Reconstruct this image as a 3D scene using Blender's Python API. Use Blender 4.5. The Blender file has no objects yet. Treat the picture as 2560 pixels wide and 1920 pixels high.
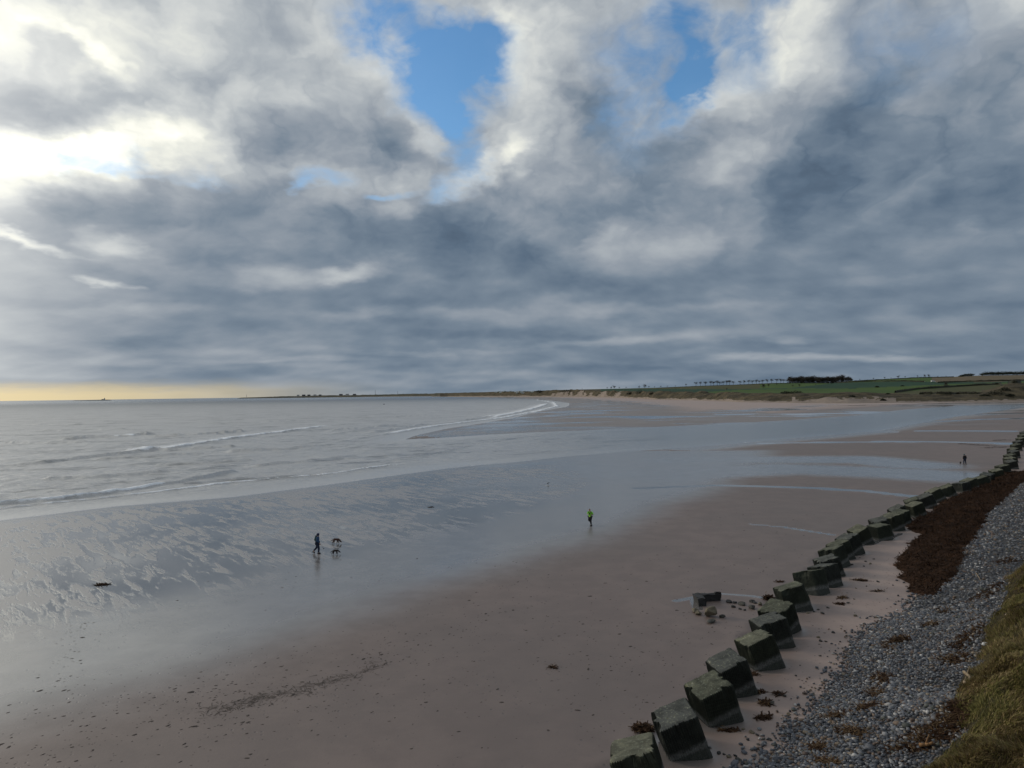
import bpy, bmesh, math, random
import numpy as np
from mathutils import Vector, Matrix, Euler

# ------------------------------------------------------------------ camera
SC = bpy.context.scene
COL = SC.collection
random.seed(7)
RNG = np.random.default_rng(11)
W0, H0, FPX = 2560.0, 1920.0, 1800.0          # frame of the photograph and focal length in its pixels
CAM_H = 14.0
PITCH = 24.3 / FPX
ROLL = 0.0138
FWD = Vector((0, math.cos(PITCH), math.sin(PITCH)))
_r0, _u0 = Vector((1, 0, 0)), Vector((0, -math.sin(PITCH), math.cos(PITCH)))
RIGHT = _r0 * math.cos(ROLL) - _u0 * math.sin(ROLL)
UP = _r0 * math.sin(ROLL) + _u0 * math.cos(ROLL)
cam_data = bpy.data.cameras.new('camera')
cam_data.sensor_fit = 'HORIZONTAL'
cam_data.sensor_width = 36.0
cam_data.lens = 36.0 * FPX / W0
cam_data.clip_start = 0.5
cam_data.clip_end = 120000.0
cam = bpy.data.objects.new('camera', cam_data)
COL.objects.link(cam)
M3 = Matrix((RIGHT, UP, -FWD)).transposed()
cam.matrix_world = Matrix.Translation((0, 0, CAM_H)) @ M3.to_4x4()
SC.camera = cam

def pix_dir(u, v):
    d = FWD * FPX + RIGHT * (u - W0 / 2) - UP * (v - H0 / 2)
    return d.normalized()

# ------------------------------------------------------------------ node helpers
class NT:
    """small wrapper that adds and links shader nodes"""
    def __init__(self, tree):
        self.t = tree
        self.n = tree.nodes
        self.l = tree.links
    def node(self, kind, **kw):
        n = self.n.new(kind)
        for k, v in kw.items():
            setattr(n, k, v)
        return n
    def put(self, sock, val):
        if isinstance(val, bpy.types.NodeSocket):
            self.l.new(val, sock)
        elif val is not None:
            sock.default_value = val
    def math(self, op, a, b=None, c=None, clamp=False):
        n = self.node('ShaderNodeMath', operation=op)
        n.use_clamp = clamp
        for s, v in zip(n.inputs, (a, b, c)):
            self.put(s, v)
        return n.outputs[0]
    def vmath(self, op, a, b=None, out=0):
        n = self.node('ShaderNodeVectorMath', operation=op)
        self.put(n.inputs[0], a)
        if b is not None:
            self.put(n.inputs[3] if op == 'SCALE' else n.inputs[1], b)
        return n.outputs['Value' if op in ('DOT_PRODUCT', 'LENGTH', 'DISTANCE') else 'Vector']
    def comb(self, x, y, z=0.0):
        n = self.node('ShaderNodeCombineXYZ')
        for s, v in zip(n.inputs, (x, y, z)):
            self.put(s, v)
        return n.outputs[0]
    def sep(self, v):
        n = self.node('ShaderNodeSeparateXYZ')
        self.put(n.inputs[0], v)
        return n.outputs
    def noise(self, vec, scale, detail=4.0, rough=0.5, dist=0.0, lac=2.0, color=False, dim='3D'):
        n = self.node('ShaderNodeTexNoise', noise_dimensions=dim)
        self.put(n.inputs['Vector'], vec)
        n.inputs['Scale'].default_value = scale
        n.inputs['Detail'].default_value = detail
        n.inputs['Roughness'].default_value = rough
        n.inputs['Lacunarity'].default_value = lac
        n.inputs['Distortion'].default_value = dist
        return n.outputs['Color' if color else 'Fac']
    def vor(self, vec, scale, feature='F1', rand=1.0, out='Distance'):
        n = self.node('ShaderNodeTexVoronoi', feature=feature)
        self.put(n.inputs['Vector'], vec)
        n.inputs['Scale'].default_value = scale
        n.inputs['Randomness'].default_value = rand
        return n.outputs[out]
    def map(self, v, a, b, c=0.0, d=1.0, smooth=True):
        n = self.node('ShaderNodeMapRange', interpolation_type='SMOOTHSTEP' if smooth else 'LINEAR')
        self.put(n.inputs[0], v)
        for i, x in enumerate((a, b, c, d)):
            self.put(n.inputs[i + 1], x)
        return n.outputs[0]
    def mixc(self, f, a, b, mode='MIX'):
        n = self.node('ShaderNodeMix', data_type='RGBA', blend_type=mode)
        self.put(n.inputs[0], f)
        for i, x in ((6, a), (7, b)):
            if isinstance(x, (tuple, list)) and len(x) == 3:
                x = (*x, 1.0)
            self.put(n.inputs[i], x)
        return n.outputs[2]
    def mixf(self, f, a, b):
        n = self.node('ShaderNodeMix', data_type='FLOAT')
        self.put(n.inputs[0], f)
        self.put(n.inputs[2], a)
        self.put(n.inputs[3], b)
        return n.outputs[0]
    def ramp(self, f, stops, interp='LINEAR'):
        n = self.node('ShaderNodeValToRGB')
        cr = n.color_ramp
        cr.interpolation = interp
        while len(cr.elements) < len(stops):
            cr.elements.new(0.5)
        for e, (p, c) in zip(cr.elements, stops):
            e.position = p
            e.color = (*c, 1.0) if len(c) == 3 else c
        self.put(n.inputs[0], f)
        return n.outputs[0]
    def attr(self, name, out='Fac'):
        n = self.node('ShaderNodeAttribute', attribute_name=name)
        return n.outputs[out]

def srgb(*c):
    return tuple((x / 12.92 if x <= 0.04045 else ((x + 0.055) / 1.055) ** 2.4) for x in c)

# ------------------------------------------------------------------ world: clouded sky with blue gaps
SUN_AZ, SUN_EL = math.radians(-62.0), math.radians(17.0)   # measured from +Y, negative to the left
SKY_STRENGTH = 0.1
world = bpy.data.worlds.new('World')
SC.world = world
world.cycles.sampling_method = 'NONE'
world.use_nodes = True
world.node_tree.nodes.clear()
T = NT(world.node_tree)

def azel(u, v):
    d = pix_dir(u, v)
    return math.atan2(d.x, d.y), math.asin(d.z)

def blob_sum(vec, blobs):
    """sum of soft elliptical masses of cloud (position, radii, tilt, weight), in azimuth and elevation; three per step"""
    acc = None
    vx, vy, _ = T.sep(vec)
    X, Y = T.comb(vx, vx, vx), T.comb(vy, vy, vy)
    def mad(p, q, r):
        n = T.node('ShaderNodeVectorMath', operation='MULTIPLY_ADD')
        for s, v in zip(n.inputs, (p, q, r)):
            T.put(s, v)
        return n.outputs[0]
    rows = []
    for (u, v, ru, rv, rot, amp) in blobs:
        a, e = azel(u, v)
        su = ru * math.cos(a) ** 2 / FPX
        sv = rv * math.cos(a) * math.cos(e) ** 2 / FPX
        c, s = math.cos(math.radians(rot)), math.sin(math.radians(rot))
        rows.append((c / su, s / su, -(c * a + s * e) / su, -s / sv, c / sv, (s * a - c * e) / sv, amp))
    while len(rows) % 3:
        rows.append((1, 0, 50, 0, 1, 50, 0))
    for i in range(0, len(rows), 3):
        if i % 18 == 0 and i:                       # a tiny link to the sum so far: the shader works in sequence
            k = T.math('MULTIPLY', acc, 1e-9)
            X = T.comb(T.math('ADD', vx, k), T.math('ADD', vx, k), T.math('ADD', vx, k))
        A = list(zip(*rows[i:i + 3]))
        qx = mad(X, A[0], mad(Y, A[1], A[2]))
        qy = mad(X, A[3], mad(Y, A[4], A[5]))
        r2 = mad(qy, qy, T.vmath('MULTIPLY', qx, qx))
        g = T.vmath('MAXIMUM', T.vmath('SUBTRACT', (1, 1, 1), r2), (0, 0, 0))
        d = T.vmath('DOT_PRODUCT', T.vmath('MULTIPLY', g, g), A[6])
        acc = d if acc is None else T.math('ADD', acc, d)
    return acc

LIGHT_MASSES = [
    (420, 230, 760, 380, 0, .07), (60, 380, 330, 170, 0, .04), (1420, 330, 420, 230, 35, .04), (250, 640, 500, 90, 0, .04),
    (300, 775, 330, 26, 2, .07), (1900, 760, 420, 22, 0, .05), (700, 900, 420, 12, 1, .06), (2300, 690, 300, 26, 0, .04),
    (110, 45, 260, 130, 8, .13), (420, 60, 120, 90, 0, .10), (240, 150, 170, 45, -32, .10),
    (150, 375, 330, 95, -3, .34), (-30, 430, 190, 140, 0, .30), (410, 355, 330, 110, 8, .24), (500, 285, 260, 120, 25, .12),
    (640, 410, 260, 60, 0, .10), (690, 250, 150, 110, 0, .06), (820, 100, 140, 90, 0, .08), (1030, 215, 110, 200, 12, .11),
    (1065, 350, 80, 60, -30, .16), (900, 445, 360, 55, 4, .12), (810, 500, 110, 50, 0, .13), (985, 512, 80, 55, 0, .13),
    (1210, 425, 210, 42, 22, .20), (1290, 240, 130, 260, 14, .17), (1330, 120, 150, 170, 20, .12), (1240, 30, 260, 90, 0, .12),
    (1500, 40, 170, 90, 0, .06), (1310, 385, 70, 70, 0, .10), (1760, 275, 120, 60, 34, .13), (1990, 70, 210, 200, 40, .20),
    (1880, 190, 230, 110, 35, .10), (2480, 70, 300, 170, 10, .09), (1860, 410, 230, 90, 18, .10), (1640, 610, 280, 110, 8, .15),
    (1490, 590, 90, 50, 20, .08), (2340, 590, 140, 50, 0, .06), (80, 590, 220, 20, -14, .26), (310, 605, 170, 36, -12, .14),
    (255, 712, 75, 18, -5, .20), (690, 702, 95, 40, 0, .10), (865, 697, 150, 28, 3, .19), (1000, 782, 300, 26, 0, .08),
    (1260, 795, 200, 30, 0, .08), (1480, 770, 200, 24, 0, .07), (1500, 855, 350, 16, 2, .08), (1950, 850, 100, 16, 0, .10),
    (2180, 896, 430, 15, -2, .13), (1860, 895, 210, 13, 0, .08), (230, 890, 160, 26, 4, .05), (1120, 880, 300, 10, 0, .05),
    (2250, 480, 160, 60, 20, .06), (740, 880, 500, 18, 0, .03),
]
DARK_MASSES = [
    (700, 750, 520, 34, 0, -.06), (1250, 835, 420, 16, 0, -.06), (2150, 735, 340, 24, 0, -.05), (420, 930, 420, 16, 0, -.05), (1500, 925, 600, 14, 0, -.05), (2050, 340, 330, 230, 40, -.05),
    (50, 240, 230, 110, -20, -.17), (270, 245, 190, 80, -8, -.10), (130, 120, 160, 50, -15, -.10), (650, 65, 140, 90, 0, -.07),
    (700, 330, 210, 90, 0, -.11), (960, 340, 90, 120, 0, -.11), (560, 190, 120, 80, 0, -.06), (250, 515, 420, 62, 0, -.10),
    (860, 590, 220, 120, 0, -.08), (1090, 580, 190, 130, 0, -.12), (560, 650, 330, 55, 0, -.05), (285, 690, 130, 48, 0, -.09),
    (1500, 280, 190, 130, -40, -.17), (1640, 420, 200, 110, 0, -.05), (2170, 260, 230, 130, 40, -.16), (2020, 480, 220, 130, 30, -.12),
    (2300, 400, 200, 120, 20, -.07), (2470, 500, 260, 120, 0, -.09), (1310, 640, 110, 80, 0, -.10), (1430, 715, 240, 36, 0, -.08),
    (2430, 770, 240, 40, 0, -.09), (340, 858, 130, 32, 0, -.08), (160, 880, 150, 28, 0, -.05), (1840, 862, 230, 26, 0, -.09),
    (760, 800, 420, 50, 0, -.04), (2100, 830, 260, 40, 0, -.04), (1700, 760, 150, 20, 0, -.04),
]
GAPS = [
    (1010, 95, 120, 50, -10, .5), (1215, 130, 80, 50, 25, .5), (1560, 170, 90, 130, 20, .45), (1660, 110, 60, 90, 0, .6), (1800, 20, 70, 30, 0, .25),
    (935, 40, 70, 50, 20, .55), (1060, 95, 190, 80, -8, .80), (1145, 170, 130, 110, 20, 1.0), (1120, 260, 70, 110, 5, .95),
    (1130, 320, 48, 60, 0, .70), (1190, 388, 50, 44, 25, .90), (1120, 455, 60, 26, 20, .55),
    (1690, 40, 90, 90, 0, .60), (1725, 165, 50, 150, 3, .95), (1840, 85, 70, 60, 20, .80), (1620, 260, 130, 120, 30, .50),
    (1730, 245, 40, 60, 0, .80), (1930, 8, 50, 40, 0, .90), (1780, 200, 90, 50, 0, .45), (1870, 130, 60, 90, 30, .35),
    (165, 398, 50, 22, -20, .62), (295, 412, 120, 15, -4, .66), (500, 430, 50, 22, 0, .42), (800, 455, 60, 24, 0, .55),
    (760, 476, 40, 12, 10, .50), (975, 472, 60, 12, 10, .50), (2280, 90, 190, 130, 0, .34), (330, 378, 60, 14, -30, .40),
]
gen = T.node('ShaderNodeTexCoord').outputs['Generated']
dirn = T.vmath('NORMALIZE', gen)
dx, dy, dz = T.sep(dirn)
az = T.math('ARCTAN2', dx, dy)
el = T.math('ARCSINE', dz)
pos = T.comb(az, el, 0.0)
# the clouds lie on a flat layer, so their grain gets flatter towards the horizon
elc = T.math('MAXIMUM', el, 0.0)
lay = T.math('MULTIPLY', T.math('LOGARITHM', T.math('ADD', elc, 0.055), 2.718282), 0.33)
lay = T.math('MULTIPLY_ADD', elc, 0.8, lay)
flat = T.comb(az, lay, 0.0)
wob = T.vmath('SUBTRACT', T.noise(flat, 7.0, 4.0, 0.52, color=True), (0.5, 0.5, 0.5))
elk = T.map(el, 0.0, 0.45, 0.12, 1.0, smooth=False)
wobs = T.vmath('MULTIPLY', wob, T.comb(0.15, T.math('MULTIPLY', elk, 0.13), 0.0))
posw = T.vmath('ADD', pos, wobs)
wob2 = T.vmath('SUBTRACT', T.noise(flat, 38.0, 3.0, 0.55, color=True), (0.5, 0.5, 0.5))
posw = T.vmath('ADD', posw, T.vmath('MULTIPLY', wob2, T.comb(0.030, T.math('MULTIPLY', elk, 0.028), 0.0)))
grain = T.noise(flat, 4.2, 6.0, 0.50)
fine = T.noise(flat, 17.0, 5.0, 0.54)
wisp = T.noise(flat, 13.0, 6.0, 0.60, 0.6)
base = T.ramp(T.math('DIVIDE', el, 0.75), [(0.0, (.50,) * 3), (0.05, (.487,) * 3), (0.20, (.495,) * 3), (0.33, (.530,) * 3),
                                           (0.42, (.565,) * 3), (0.55, (.645,) * 3), (0.75, (.67,) * 3), (1.0, (.67,) * 3)], 'B_SPLINE')
side = T.map(az, -0.9, 0.9, 0.075, -0.035, smooth=False)
glow_dir = (math.sin(SUN_AZ) * math.cos(SUN_EL), math.cos(SUN_AZ) * math.cos(SUN_EL), math.sin(SUN_EL))
glow = T.math('POWER', T.math('MAXIMUM', T.vmath('DOT_PRODUCT', dirn, glow_dir), 0.0), 9.0)
bright = T.math('ADD', base, side)
bright = T.math('ADD', bright, blob_sum(posw, [(*m[:5], m[5] * (1.0 if m[5] > 0 else 0.78)) for m in LIGHT_MASSES + DARK_MASSES]))
bright = T.math('MULTIPLY_ADD', T.math('SUBTRACT', grain, 0.5), T.map(el, 0.0, 0.35, 0.40, 0.28, smooth=False), bright)
bright = T.math('MULTIPLY_ADD', T.math('SUBTRACT', fine, 0.5), T.map(el, 0.0, 0.25, 0.15, 0.125), bright)
bright = T.math('MULTIPLY_ADD', glow, 0.20, bright)
puff = T.math('ABSOLUTE', T.math('SUBTRACT', T.noise(posw, 8.5, 4.0, 0.55), 0.5))       # heaped tops with darker creases between
bright = T.math('MULTIPLY_ADD', T.math('MULTIPLY', T.math('SUBTRACT', puff, 0.10), T.map(el, 0.08, 0.30)), 0.60, bright)
gap = blob_sum(posw, [(g[0], g[1], g[2] * 1.6, g[3] * 1.6, g[4], g[5] * 0.85) for g in GAPS])
gap = T.math('MULTIPLY_ADD', T.math('SUBTRACT', wisp, 0.5), T.map(gap, 0.02, 0.40, 0.0, 2.0), gap)
gapm = T.map(gap, 0.02, 1.20, smooth=False)
# thin cloud at the rim of a gap lets more light through
rim = T.math('MULTIPLY', gapm, T.math('SUBTRACT', 1.0, gapm))
bright = T.math('MULTIPLY_ADD', rim, 0.12, bright)
cloud = T.ramp(bright, [(0.20, srgb(.17, .23, .31)), (0.40, srgb(.365, .435, .51)), (0.50, srgb(.465, .522, .582)), (0.60, srgb(.58, .615, .655)),
                        (0.70, srgb(.69, .715, .735)), (0.80, srgb(.80, .815, .815)), (0.90, srgb(.92, .925, .89)), (1.0, (1.12, 1.10, 0.98))])
# clear strip of evening-yellow sky under the cloud base, towards the sun
strip_e = T.math('MULTIPLY_ADD', T.math('SUBTRACT', fine, 0.5), 0.016, el)
strip = T.math('MULTIPLY', T.map(strip_e, 0.006, 0.026, 0.95, 0.0), T.map(az, -0.65, -0.12, 1.0, 0.0))
cloud = T.mixc(strip, cloud, srgb(.90, .82, .63))
sky_tex = T.node('ShaderNodeTexSky', sky_type='NISHITA')
sky_tex.sun_disc = False
sky_tex.sun_elevation = SUN_EL
sky_tex.sun_rotation = SUN_AZ
sky_tex.air_density = 1.0
sky_tex.dust_density = 0.4
sky_tex.ozone_density = 2.0
halo = T.math('POWER', T.math('MAXIMUM', T.vmath('DOT_PRODUCT', dirn, glow_dir), 0.0), 22.0)
halo_c = T.vmath('SCALE', T.comb(1.0, 0.94, 0.82), T.math('MULTIPLY', halo, 2.3))
cloud = T.vmath('ADD', cloud, halo_c)                      # thin cloud lit up round the hidden sun
cloud_s = T.vmath('SCALE', cloud, 1.0 / SKY_STRENGTH)
hs = T.node('ShaderNodeHueSaturation')
hs.inputs['Saturation'].default_value = 1.25
hs.inputs['Value'].default_value = 1.6
T.put(hs.inputs['Color'], sky_tex.outputs[0])
col = T.mixc(T.math('MULTIPLY', gapm, 0.96), cloud_s, hs.outputs[0])
bg = T.node('ShaderNodeBackground')
T.put(bg.inputs['Color'], col)
bg.inputs['Strength'].default_value = SKY_STRENGTH
T.l.new(bg.outputs[0], T.node('ShaderNodeOutputWorld').inputs['Surface'])

# ------------------------------------------------------------------ sun, low on the left behind thin cloud
sun_data = bpy.data.lights.new('sun', 'SUN')
sun_data.energy = 1.1
sun_data.angle = math.radians(12.0)
sun_data.color = (1.0, 0.90, 0.76)
sun = bpy.data.objects.new('sun', sun_data)
COL.objects.link(sun)
sd = Vector(glow_dir)
sun.rotation_euler = sd.to_track_quat('Z', 'Y').to_euler()
sun.location = (-60, 40, 60)
SC.cycles.max_bounces = 6
SC.cycles.diffuse_bounces = 2
SC.cycles.glossy_bounces = 3
SC.view_settings.view_transform = 'Standard'
SC.view_settings.look = 'None'
SC.view_settings.exposure = 0.0
SC.view_settings.gamma = 1.0
SC.view_settings.use_curve_mapping = False

# ------------------------------------------------------------------ object helpers
def tag(o, label=None, cat=None, group=None, kind=None):
    if label: o['label'] = label
    if cat: o['category'] = cat
    if group: o['group'] = group
    if kind: o['kind'] = kind
    return o

def mesh_np(name, verts, faces, mats=(), attrs=None, smooth=True, parent=None, fmat=None, cols=None):
    """faces: (n,3) or (n,4) index array; attrs: per-vertex floats; cols: per-vertex colours"""
    me = bpy.data.meshes.new(name)
    verts = np.asarray(verts, dtype=np.float32)
    faces = np.asarray(faces, dtype=np.int32)
    nf, k = faces.shape
    me.vertices.add(len(verts))
    me.vertices.foreach_set('co', verts.ravel())
    me.loops.add(nf * k)
    me.loops.foreach_set('vertex_index', faces.ravel())
    me.polygons.add(nf)
    me.polygons.foreach_set('loop_start', np.arange(0, nf * k, k, dtype=np.int32))
    try:
        me.polygons.foreach_set('loop_total', np.full(nf, k, dtype=np.int32))
    except Exception:
        pass
    for m in mats:
        me.materials.append(m)
    if fmat is not None:
        me.polygons.foreach_set('material_index', np.asarray(fmat, dtype=np.int32))
    me.update(calc_edges=True)
    me.polygons.foreach_set('use_smooth', np.full(nf, bool(smooth)))
    for nme, arr in (attrs or {}).items():
        a = me.attributes.new(nme, 'FLOAT', 'POINT')
        a.data.foreach_set('value', np.asarray(arr, dtype=np.float32).ravel())
    for nme, arr in (cols or {}).items():
        a = me.attributes.new(nme, 'FLOAT_COLOR', 'POINT')
        arr = np.asarray(arr, dtype=np.float32)
        if arr.shape[1] == 3:
            arr = np.hstack([arr, np.ones((len(arr), 1), np.float32)])
        a.data.foreach_set('color', arr.ravel())
    o = bpy.data.objects.new(name, me)
    COL.objects.link(o)
    if parent:
        o.parent = parent
    return o

def bm_obj(name, bm, mats, parent=None, smooth=False):
    me = bpy.data.meshes.new(name)
    bm.normal_update()
    bm.to_mesh(me)
    bm.free()
    for m in (mats if isinstance(mats, (list, tuple)) else [mats]):
        me.materials.append(m)
    if smooth:
        me.polygons.foreach_set('use_smooth', np.full(len(me.polygons), True))
    o = bpy.data.objects.new(name, me)
    COL.objects.link(o)
    if parent:
        o.parent = parent
    return o

def empty(name, loc=(0, 0, 0), rz=0.0):
    o = bpy.data.objects.new(name, None)
    o.empty_display_size = 0.3
    COL.objects.link(o)
    o.location = loc
    o.rotation_euler = (0, 0, rz)
    return o

def material(name, color=(0.5, 0.5, 0.5), rough=0.8, spec=0.5):
    m = bpy.data.materials.new(name)
    m.use_nodes = True
    m.node_tree.nodes.clear()
    N = NT(m.node_tree)
    b = N.node('ShaderNodeBsdfPrincipled')
    out = N.node('ShaderNodeOutputMaterial')
    N.l.new(b.outputs[0], out.inputs['Surface'])
    b.inputs['Base Color'].default_value = (*color, 1)
    b.inputs['Roughness'].default_value = rough
    b.inputs['Specular IOR Level'].default_value = spec
    return m, N, b

def bump(N, b, height, strength=0.5, dist=0.1):
    n = N.node('ShaderNodeBump')
    n.inputs['Strength'].default_value = strength
    n.inputs['Distance'].default_value = dist
    N.put(n.inputs['Height'], height)
    N.l.new(n.outputs[0], b.inputs['Normal'])
    return n

def simple(name, color, rough=0.8, var=0.25, scale=6.0, spec=0.4, bumps=0.0):
    """one-colour stuff with a mottle of its own, in object space"""
    m, N, b = material(name, color, rough, spec)
    co = N.node('ShaderNodeTexCoord').outputs['Object']
    n = N.noise(co, scale, 5.0, 0.6)
    c0 = tuple(c * (1 - var) for c in color)
    c1 = tuple(min(1, c * (1 + var)) for c in color)
    N.put(b.inputs['Base Color'], N.mixc(N.map(n, 0.3, 0.7), c0, c1))
    if bumps:
        bump(N, b, n, 0.6, bumps)
    return m

# ------------------------------------------------------------------ numeric noise (for shaping meshes)
class VNoise:
    def __init__(self, seed):
        self.t = np.random.default_rng(seed).random((256, 256)).astype(np.float32)
    def at(self, x, y):
        x = np.asarray(x, float); y = np.asarray(y, float)
        xi, yi = np.floor(x).astype(int), np.floor(y).astype(int)
        fx, fy = x - xi, y - yi
        fx = fx * fx * (3 - 2 * fx); fy = fy * fy * (3 - 2 * fy)
        a, b = self.t[xi & 255, yi & 255], self.t[(xi + 1) & 255, yi & 255]
        c, d = self.t[xi & 255, (yi + 1) & 255], self.t[(xi + 1) & 255, (yi + 1) & 255]
        return (a * (1 - fx) + b * fx) * (1 - fy) + (c * (1 - fx) + d * fx) * fy
    def fbm(self, x, y, oct=4, gain=0.5):
        s, a, t = 0.0, 1.0, 0.0
        for o in range(oct):
            s = s + a * self.at(x * 2 ** o + 17.3 * o, y * 2 ** o + 9.1 * o)
            t += a
            a *= gain
        return s / t
VN = VNoise(3)
VN2 = VNoise(8)

def sstep(x, a, b):
    t = np.clip((np.asarray(x, float) - a) / (b - a), 0, 1)
    return t * t * (3 - 2 * t)

def px_ground(u, v, z=0.0):
    """point of the level z that the photograph shows at pixel (u, v)"""
    d = FWD * FPX + RIGHT * (u - W0 / 2) - UP * (v - H0 / 2)
    t = (z - CAM_H) / d.z
    return np.array((d.x * t, d.y * t))

def to_px(x, y, z):
    """where a point of the place appears in the photograph (for sorting fields and outlines)"""
    x, y, z = np.asarray(x, float), np.asarray(y, float), np.asarray(z, float) - CAM_H
    dep = x * FWD.x + y * FWD.y + z * FWD.z
    return (W0 / 2 + FPX * (x * RIGHT.x + y * RIGHT.y + z * RIGHT.z) / dep,
            H0 / 2 - FPX * (x * UP.x + y * UP.y + z * UP.z) / dep)

def seg_dist(px, py, line):
    """distance to a polyline and position along it"""
    best = np.full(np.shape(px), 1e18)
    along = np.zeros(np.shape(px))
    side = np.zeros(np.shape(px))
    acc = 0.0
    for (ax, ay), (bx, by) in zip(line[:-1], line[1:]):
        dx, dy = bx - ax, by - ay
        L2 = dx * dx + dy * dy
        t = np.clip(((px - ax) * dx + (py - ay) * dy) / L2, 0, 1)
        d2 = (px - ax - t * dx) ** 2 + (py - ay - t * dy) ** 2
        m = d2 < best
        best = np.where(m, d2, best)
        along = np.where(m, acc + t * math.sqrt(L2), along)
        side = np.where(m, np.sign((px - ax) * dy - (py - ay) * dx), side)   # + = to the right of the line
        acc += math.sqrt(L2)
    return np.sqrt(best), along, side

def inside(px, py, poly):
    r = np.zeros(np.shape(px), bool)
    n = len(poly)
    for i in range(n):
        (ax, ay), (bx, by) = poly[i], poly[(i + 1) % n]
        if ay == by:
            continue
        c = ((ay > py) != (by > py)) & (px < (bx - ax) * (py - ay) / (by - ay) + ax)
        r ^= c
    return r

# ------------------------------------------------------------------ plan of the bay (metres; camera stands above 0, 0)
NEAR_SHORE = [tuple(px_ground(*p)) for p in [(0, 1301), (289, 1266), (579, 1243), (868, 1205), (1013, 1185), (1157, 1166), (1280, 1156),
              (1403, 1142), (1547, 1130), (1721, 1119), (1837, 1109), (1970, 1097), (2184, 1079), (2278, 1062), (2380, 1043), (2560, 1019)]]
FAR_BANK = [tuple(px_ground(*p)) for p in [(2560, 1009.5), (2380, 1015), (2253, 1025), (2152, 1038), (2000, 1049), (1850, 1058), (1721, 1064), (1605, 1069),
            (1466, 1076), (1330, 1081), (1200, 1088), (1080, 1096), (1010, 1099), (1040, 1088), (1120, 1071), (1200, 1059), (1290, 1043), (1345, 1029),
            (1420, 1016), (1425, 1008), (1374, 1001), (1300, 996), (1230, 993.3)]]
WATER = [(-60000, -300), (-420, -300), (-150, -5), (-95, 50)] + NEAR_SHORE + [(520, 640), (900, 900), (900, 960), (560, 690)] + FAR_BANK + \
        [(-260, 4300), (-500, 5600), (-900, 7200), (-1300, 60000), (-60000, 60000)]
BLOCKS = [   # x, y, top height, turn, lean about x, lean about y, width, depth : the row of concrete cubes, near to far
    (3.86, 24.43, 2.05, -0.18, -0.01, -0.29, 1.51, 1.48), (5.77, 26.85, 2.05, -1.54, 0.10, -0.35, 1.48, 1.51),
    (7.79, 29.49, 2.06, -1.33, 0.14, -0.30, 1.45, 1.51), (9.30, 32.17, 2.04, -1.37, 0.11, -0.33, 1.49, 1.39),
    (11.58, 35.25, 1.98, -1.38, -0.02, -0.34, 1.40, 1.49), (13.26, 38.07, 1.98, -1.48, -0.02, -0.27, 1.46, 1.55),
    (14.39, 39.94, 2.04, -0.94, 0.16, -0.29, 1.49, 1.51), (16.78, 44.34, 1.97, -1.55, -0.10, -0.28, 1.45, 1.53),
    (19.43, 47.83, 2.01, -0.92, -0.26, -0.12, 1.54, 1.48), (21.11, 49.55, 1.95, -1.01, -0.16, -0.14, 1.52, 1.52),
    (22.48, 52.21, 1.81, -1.62, -0.03, -0.31, 1.39, 1.50), (24.03, 54.88, 1.96, -0.86, -0.13, -0.26, 1.49, 1.49),
    (25.51, 57.18, 1.85, -1.34, -0.04, -0.33, 1.37, 1.44), (27.01, 58.71, 2.05, -1.08, 0.01, -0.31, 1.42, 1.36),
    (29.71, 62.56, 1.90, -1.44, 0.12, -0.45, 1.40, 1.25), (32.39, 64.23, 1.88, -1.37, -0.02, -0.14, 1.49, 1.49),
    (33.30, 65.98, 2.04, -1.73, 0.03, -0.28, 1.48, 1.45), (35.52, 68.19, 2.04, -1.24, 0.05, -0.25, 1.45, 1.48),
    (37.78, 70.59, 1.99, -1.03, 0.11, -0.17, 1.25, 1.34), (38.28, 72.48, 2.03, -1.62, -0.04, -0.46, 1.45, 1.38),
    (41.37, 74.73, 2.03, -1.52, 0.03, -0.35, 1.44, 1.33), (42.72, 77.63, 2.04, -1.93, -0.04, -0.37, 1.49, 1.37),
    (45.77, 80.52, 2.01, -1.80, -0.00, -0.42, 1.48, 1.25), (48.97, 84.37, 2.05, -1.71, -0.07, -0.46, 1.47, 1.55),
    (52.66, 88.12, 1.93, -1.86, -0.03, -0.48, 1.49, 1.25), (56.76, 91.53, 1.94, -1.21, -0.08, -0.14, 1.54, 1.56),
    (58.91, 93.54, 2.06, -1.39, -0.00, -0.30, 1.53, 1.60), (62.30, 96.30, 2.02, -1.72, -0.05, -0.30, 1.46, 1.30),
    (65.71, 100.01, 1.98, -0.89, 0.20, -0.05, 1.30, 1.45), (69.59, 104.07, 2.05, -1.80, 0.05, -0.29, 1.50, 1.53),
    (74.48, 109.91, 2.05, -1.49, 0.01, -0.22, 1.48, 1.50), (80.16, 116.31, 2.06, -1.67, 0.08, -0.23, 1.52, 1.57),
    (83.33, 121.06, 2.09, -1.64, 0.11, -0.22, 1.55, 1.60), (87.75, 127.42, 2.03, -1.51, 0.03, -0.25, 1.41, 1.45),
    (93.29, 134.52, 2.03, -1.50, 0.14, -0.24, 1.42, 1.45), (97.07, 140.00, 2.04, -1.30, 0.14, -0.20, 1.47, 1.47),
    (104.34, 149.68, 2.04, -1.56, 0.10, -0.27, 1.46, 1.43), (110.87, 158.33, 2.05, -1.59, 0.10, -0.28, 1.48, 1.47),
    (118.54, 168.33, 2.07, -1.48, 0.09, -0.26, 1.55, 1.60), (126.66, 179.26, 2.08, -1.48, 0.10, -0.26, 1.60, 1.60),
    (134.87, 190.18, 2.09, -1.46, 0.11, -0.26, 1.60, 1.60)]
BLOCK_LINE = [(-16, 0)] + [(b[0], b[1]) for b in BLOCKS[::2]] + [(215, 300)]
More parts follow.
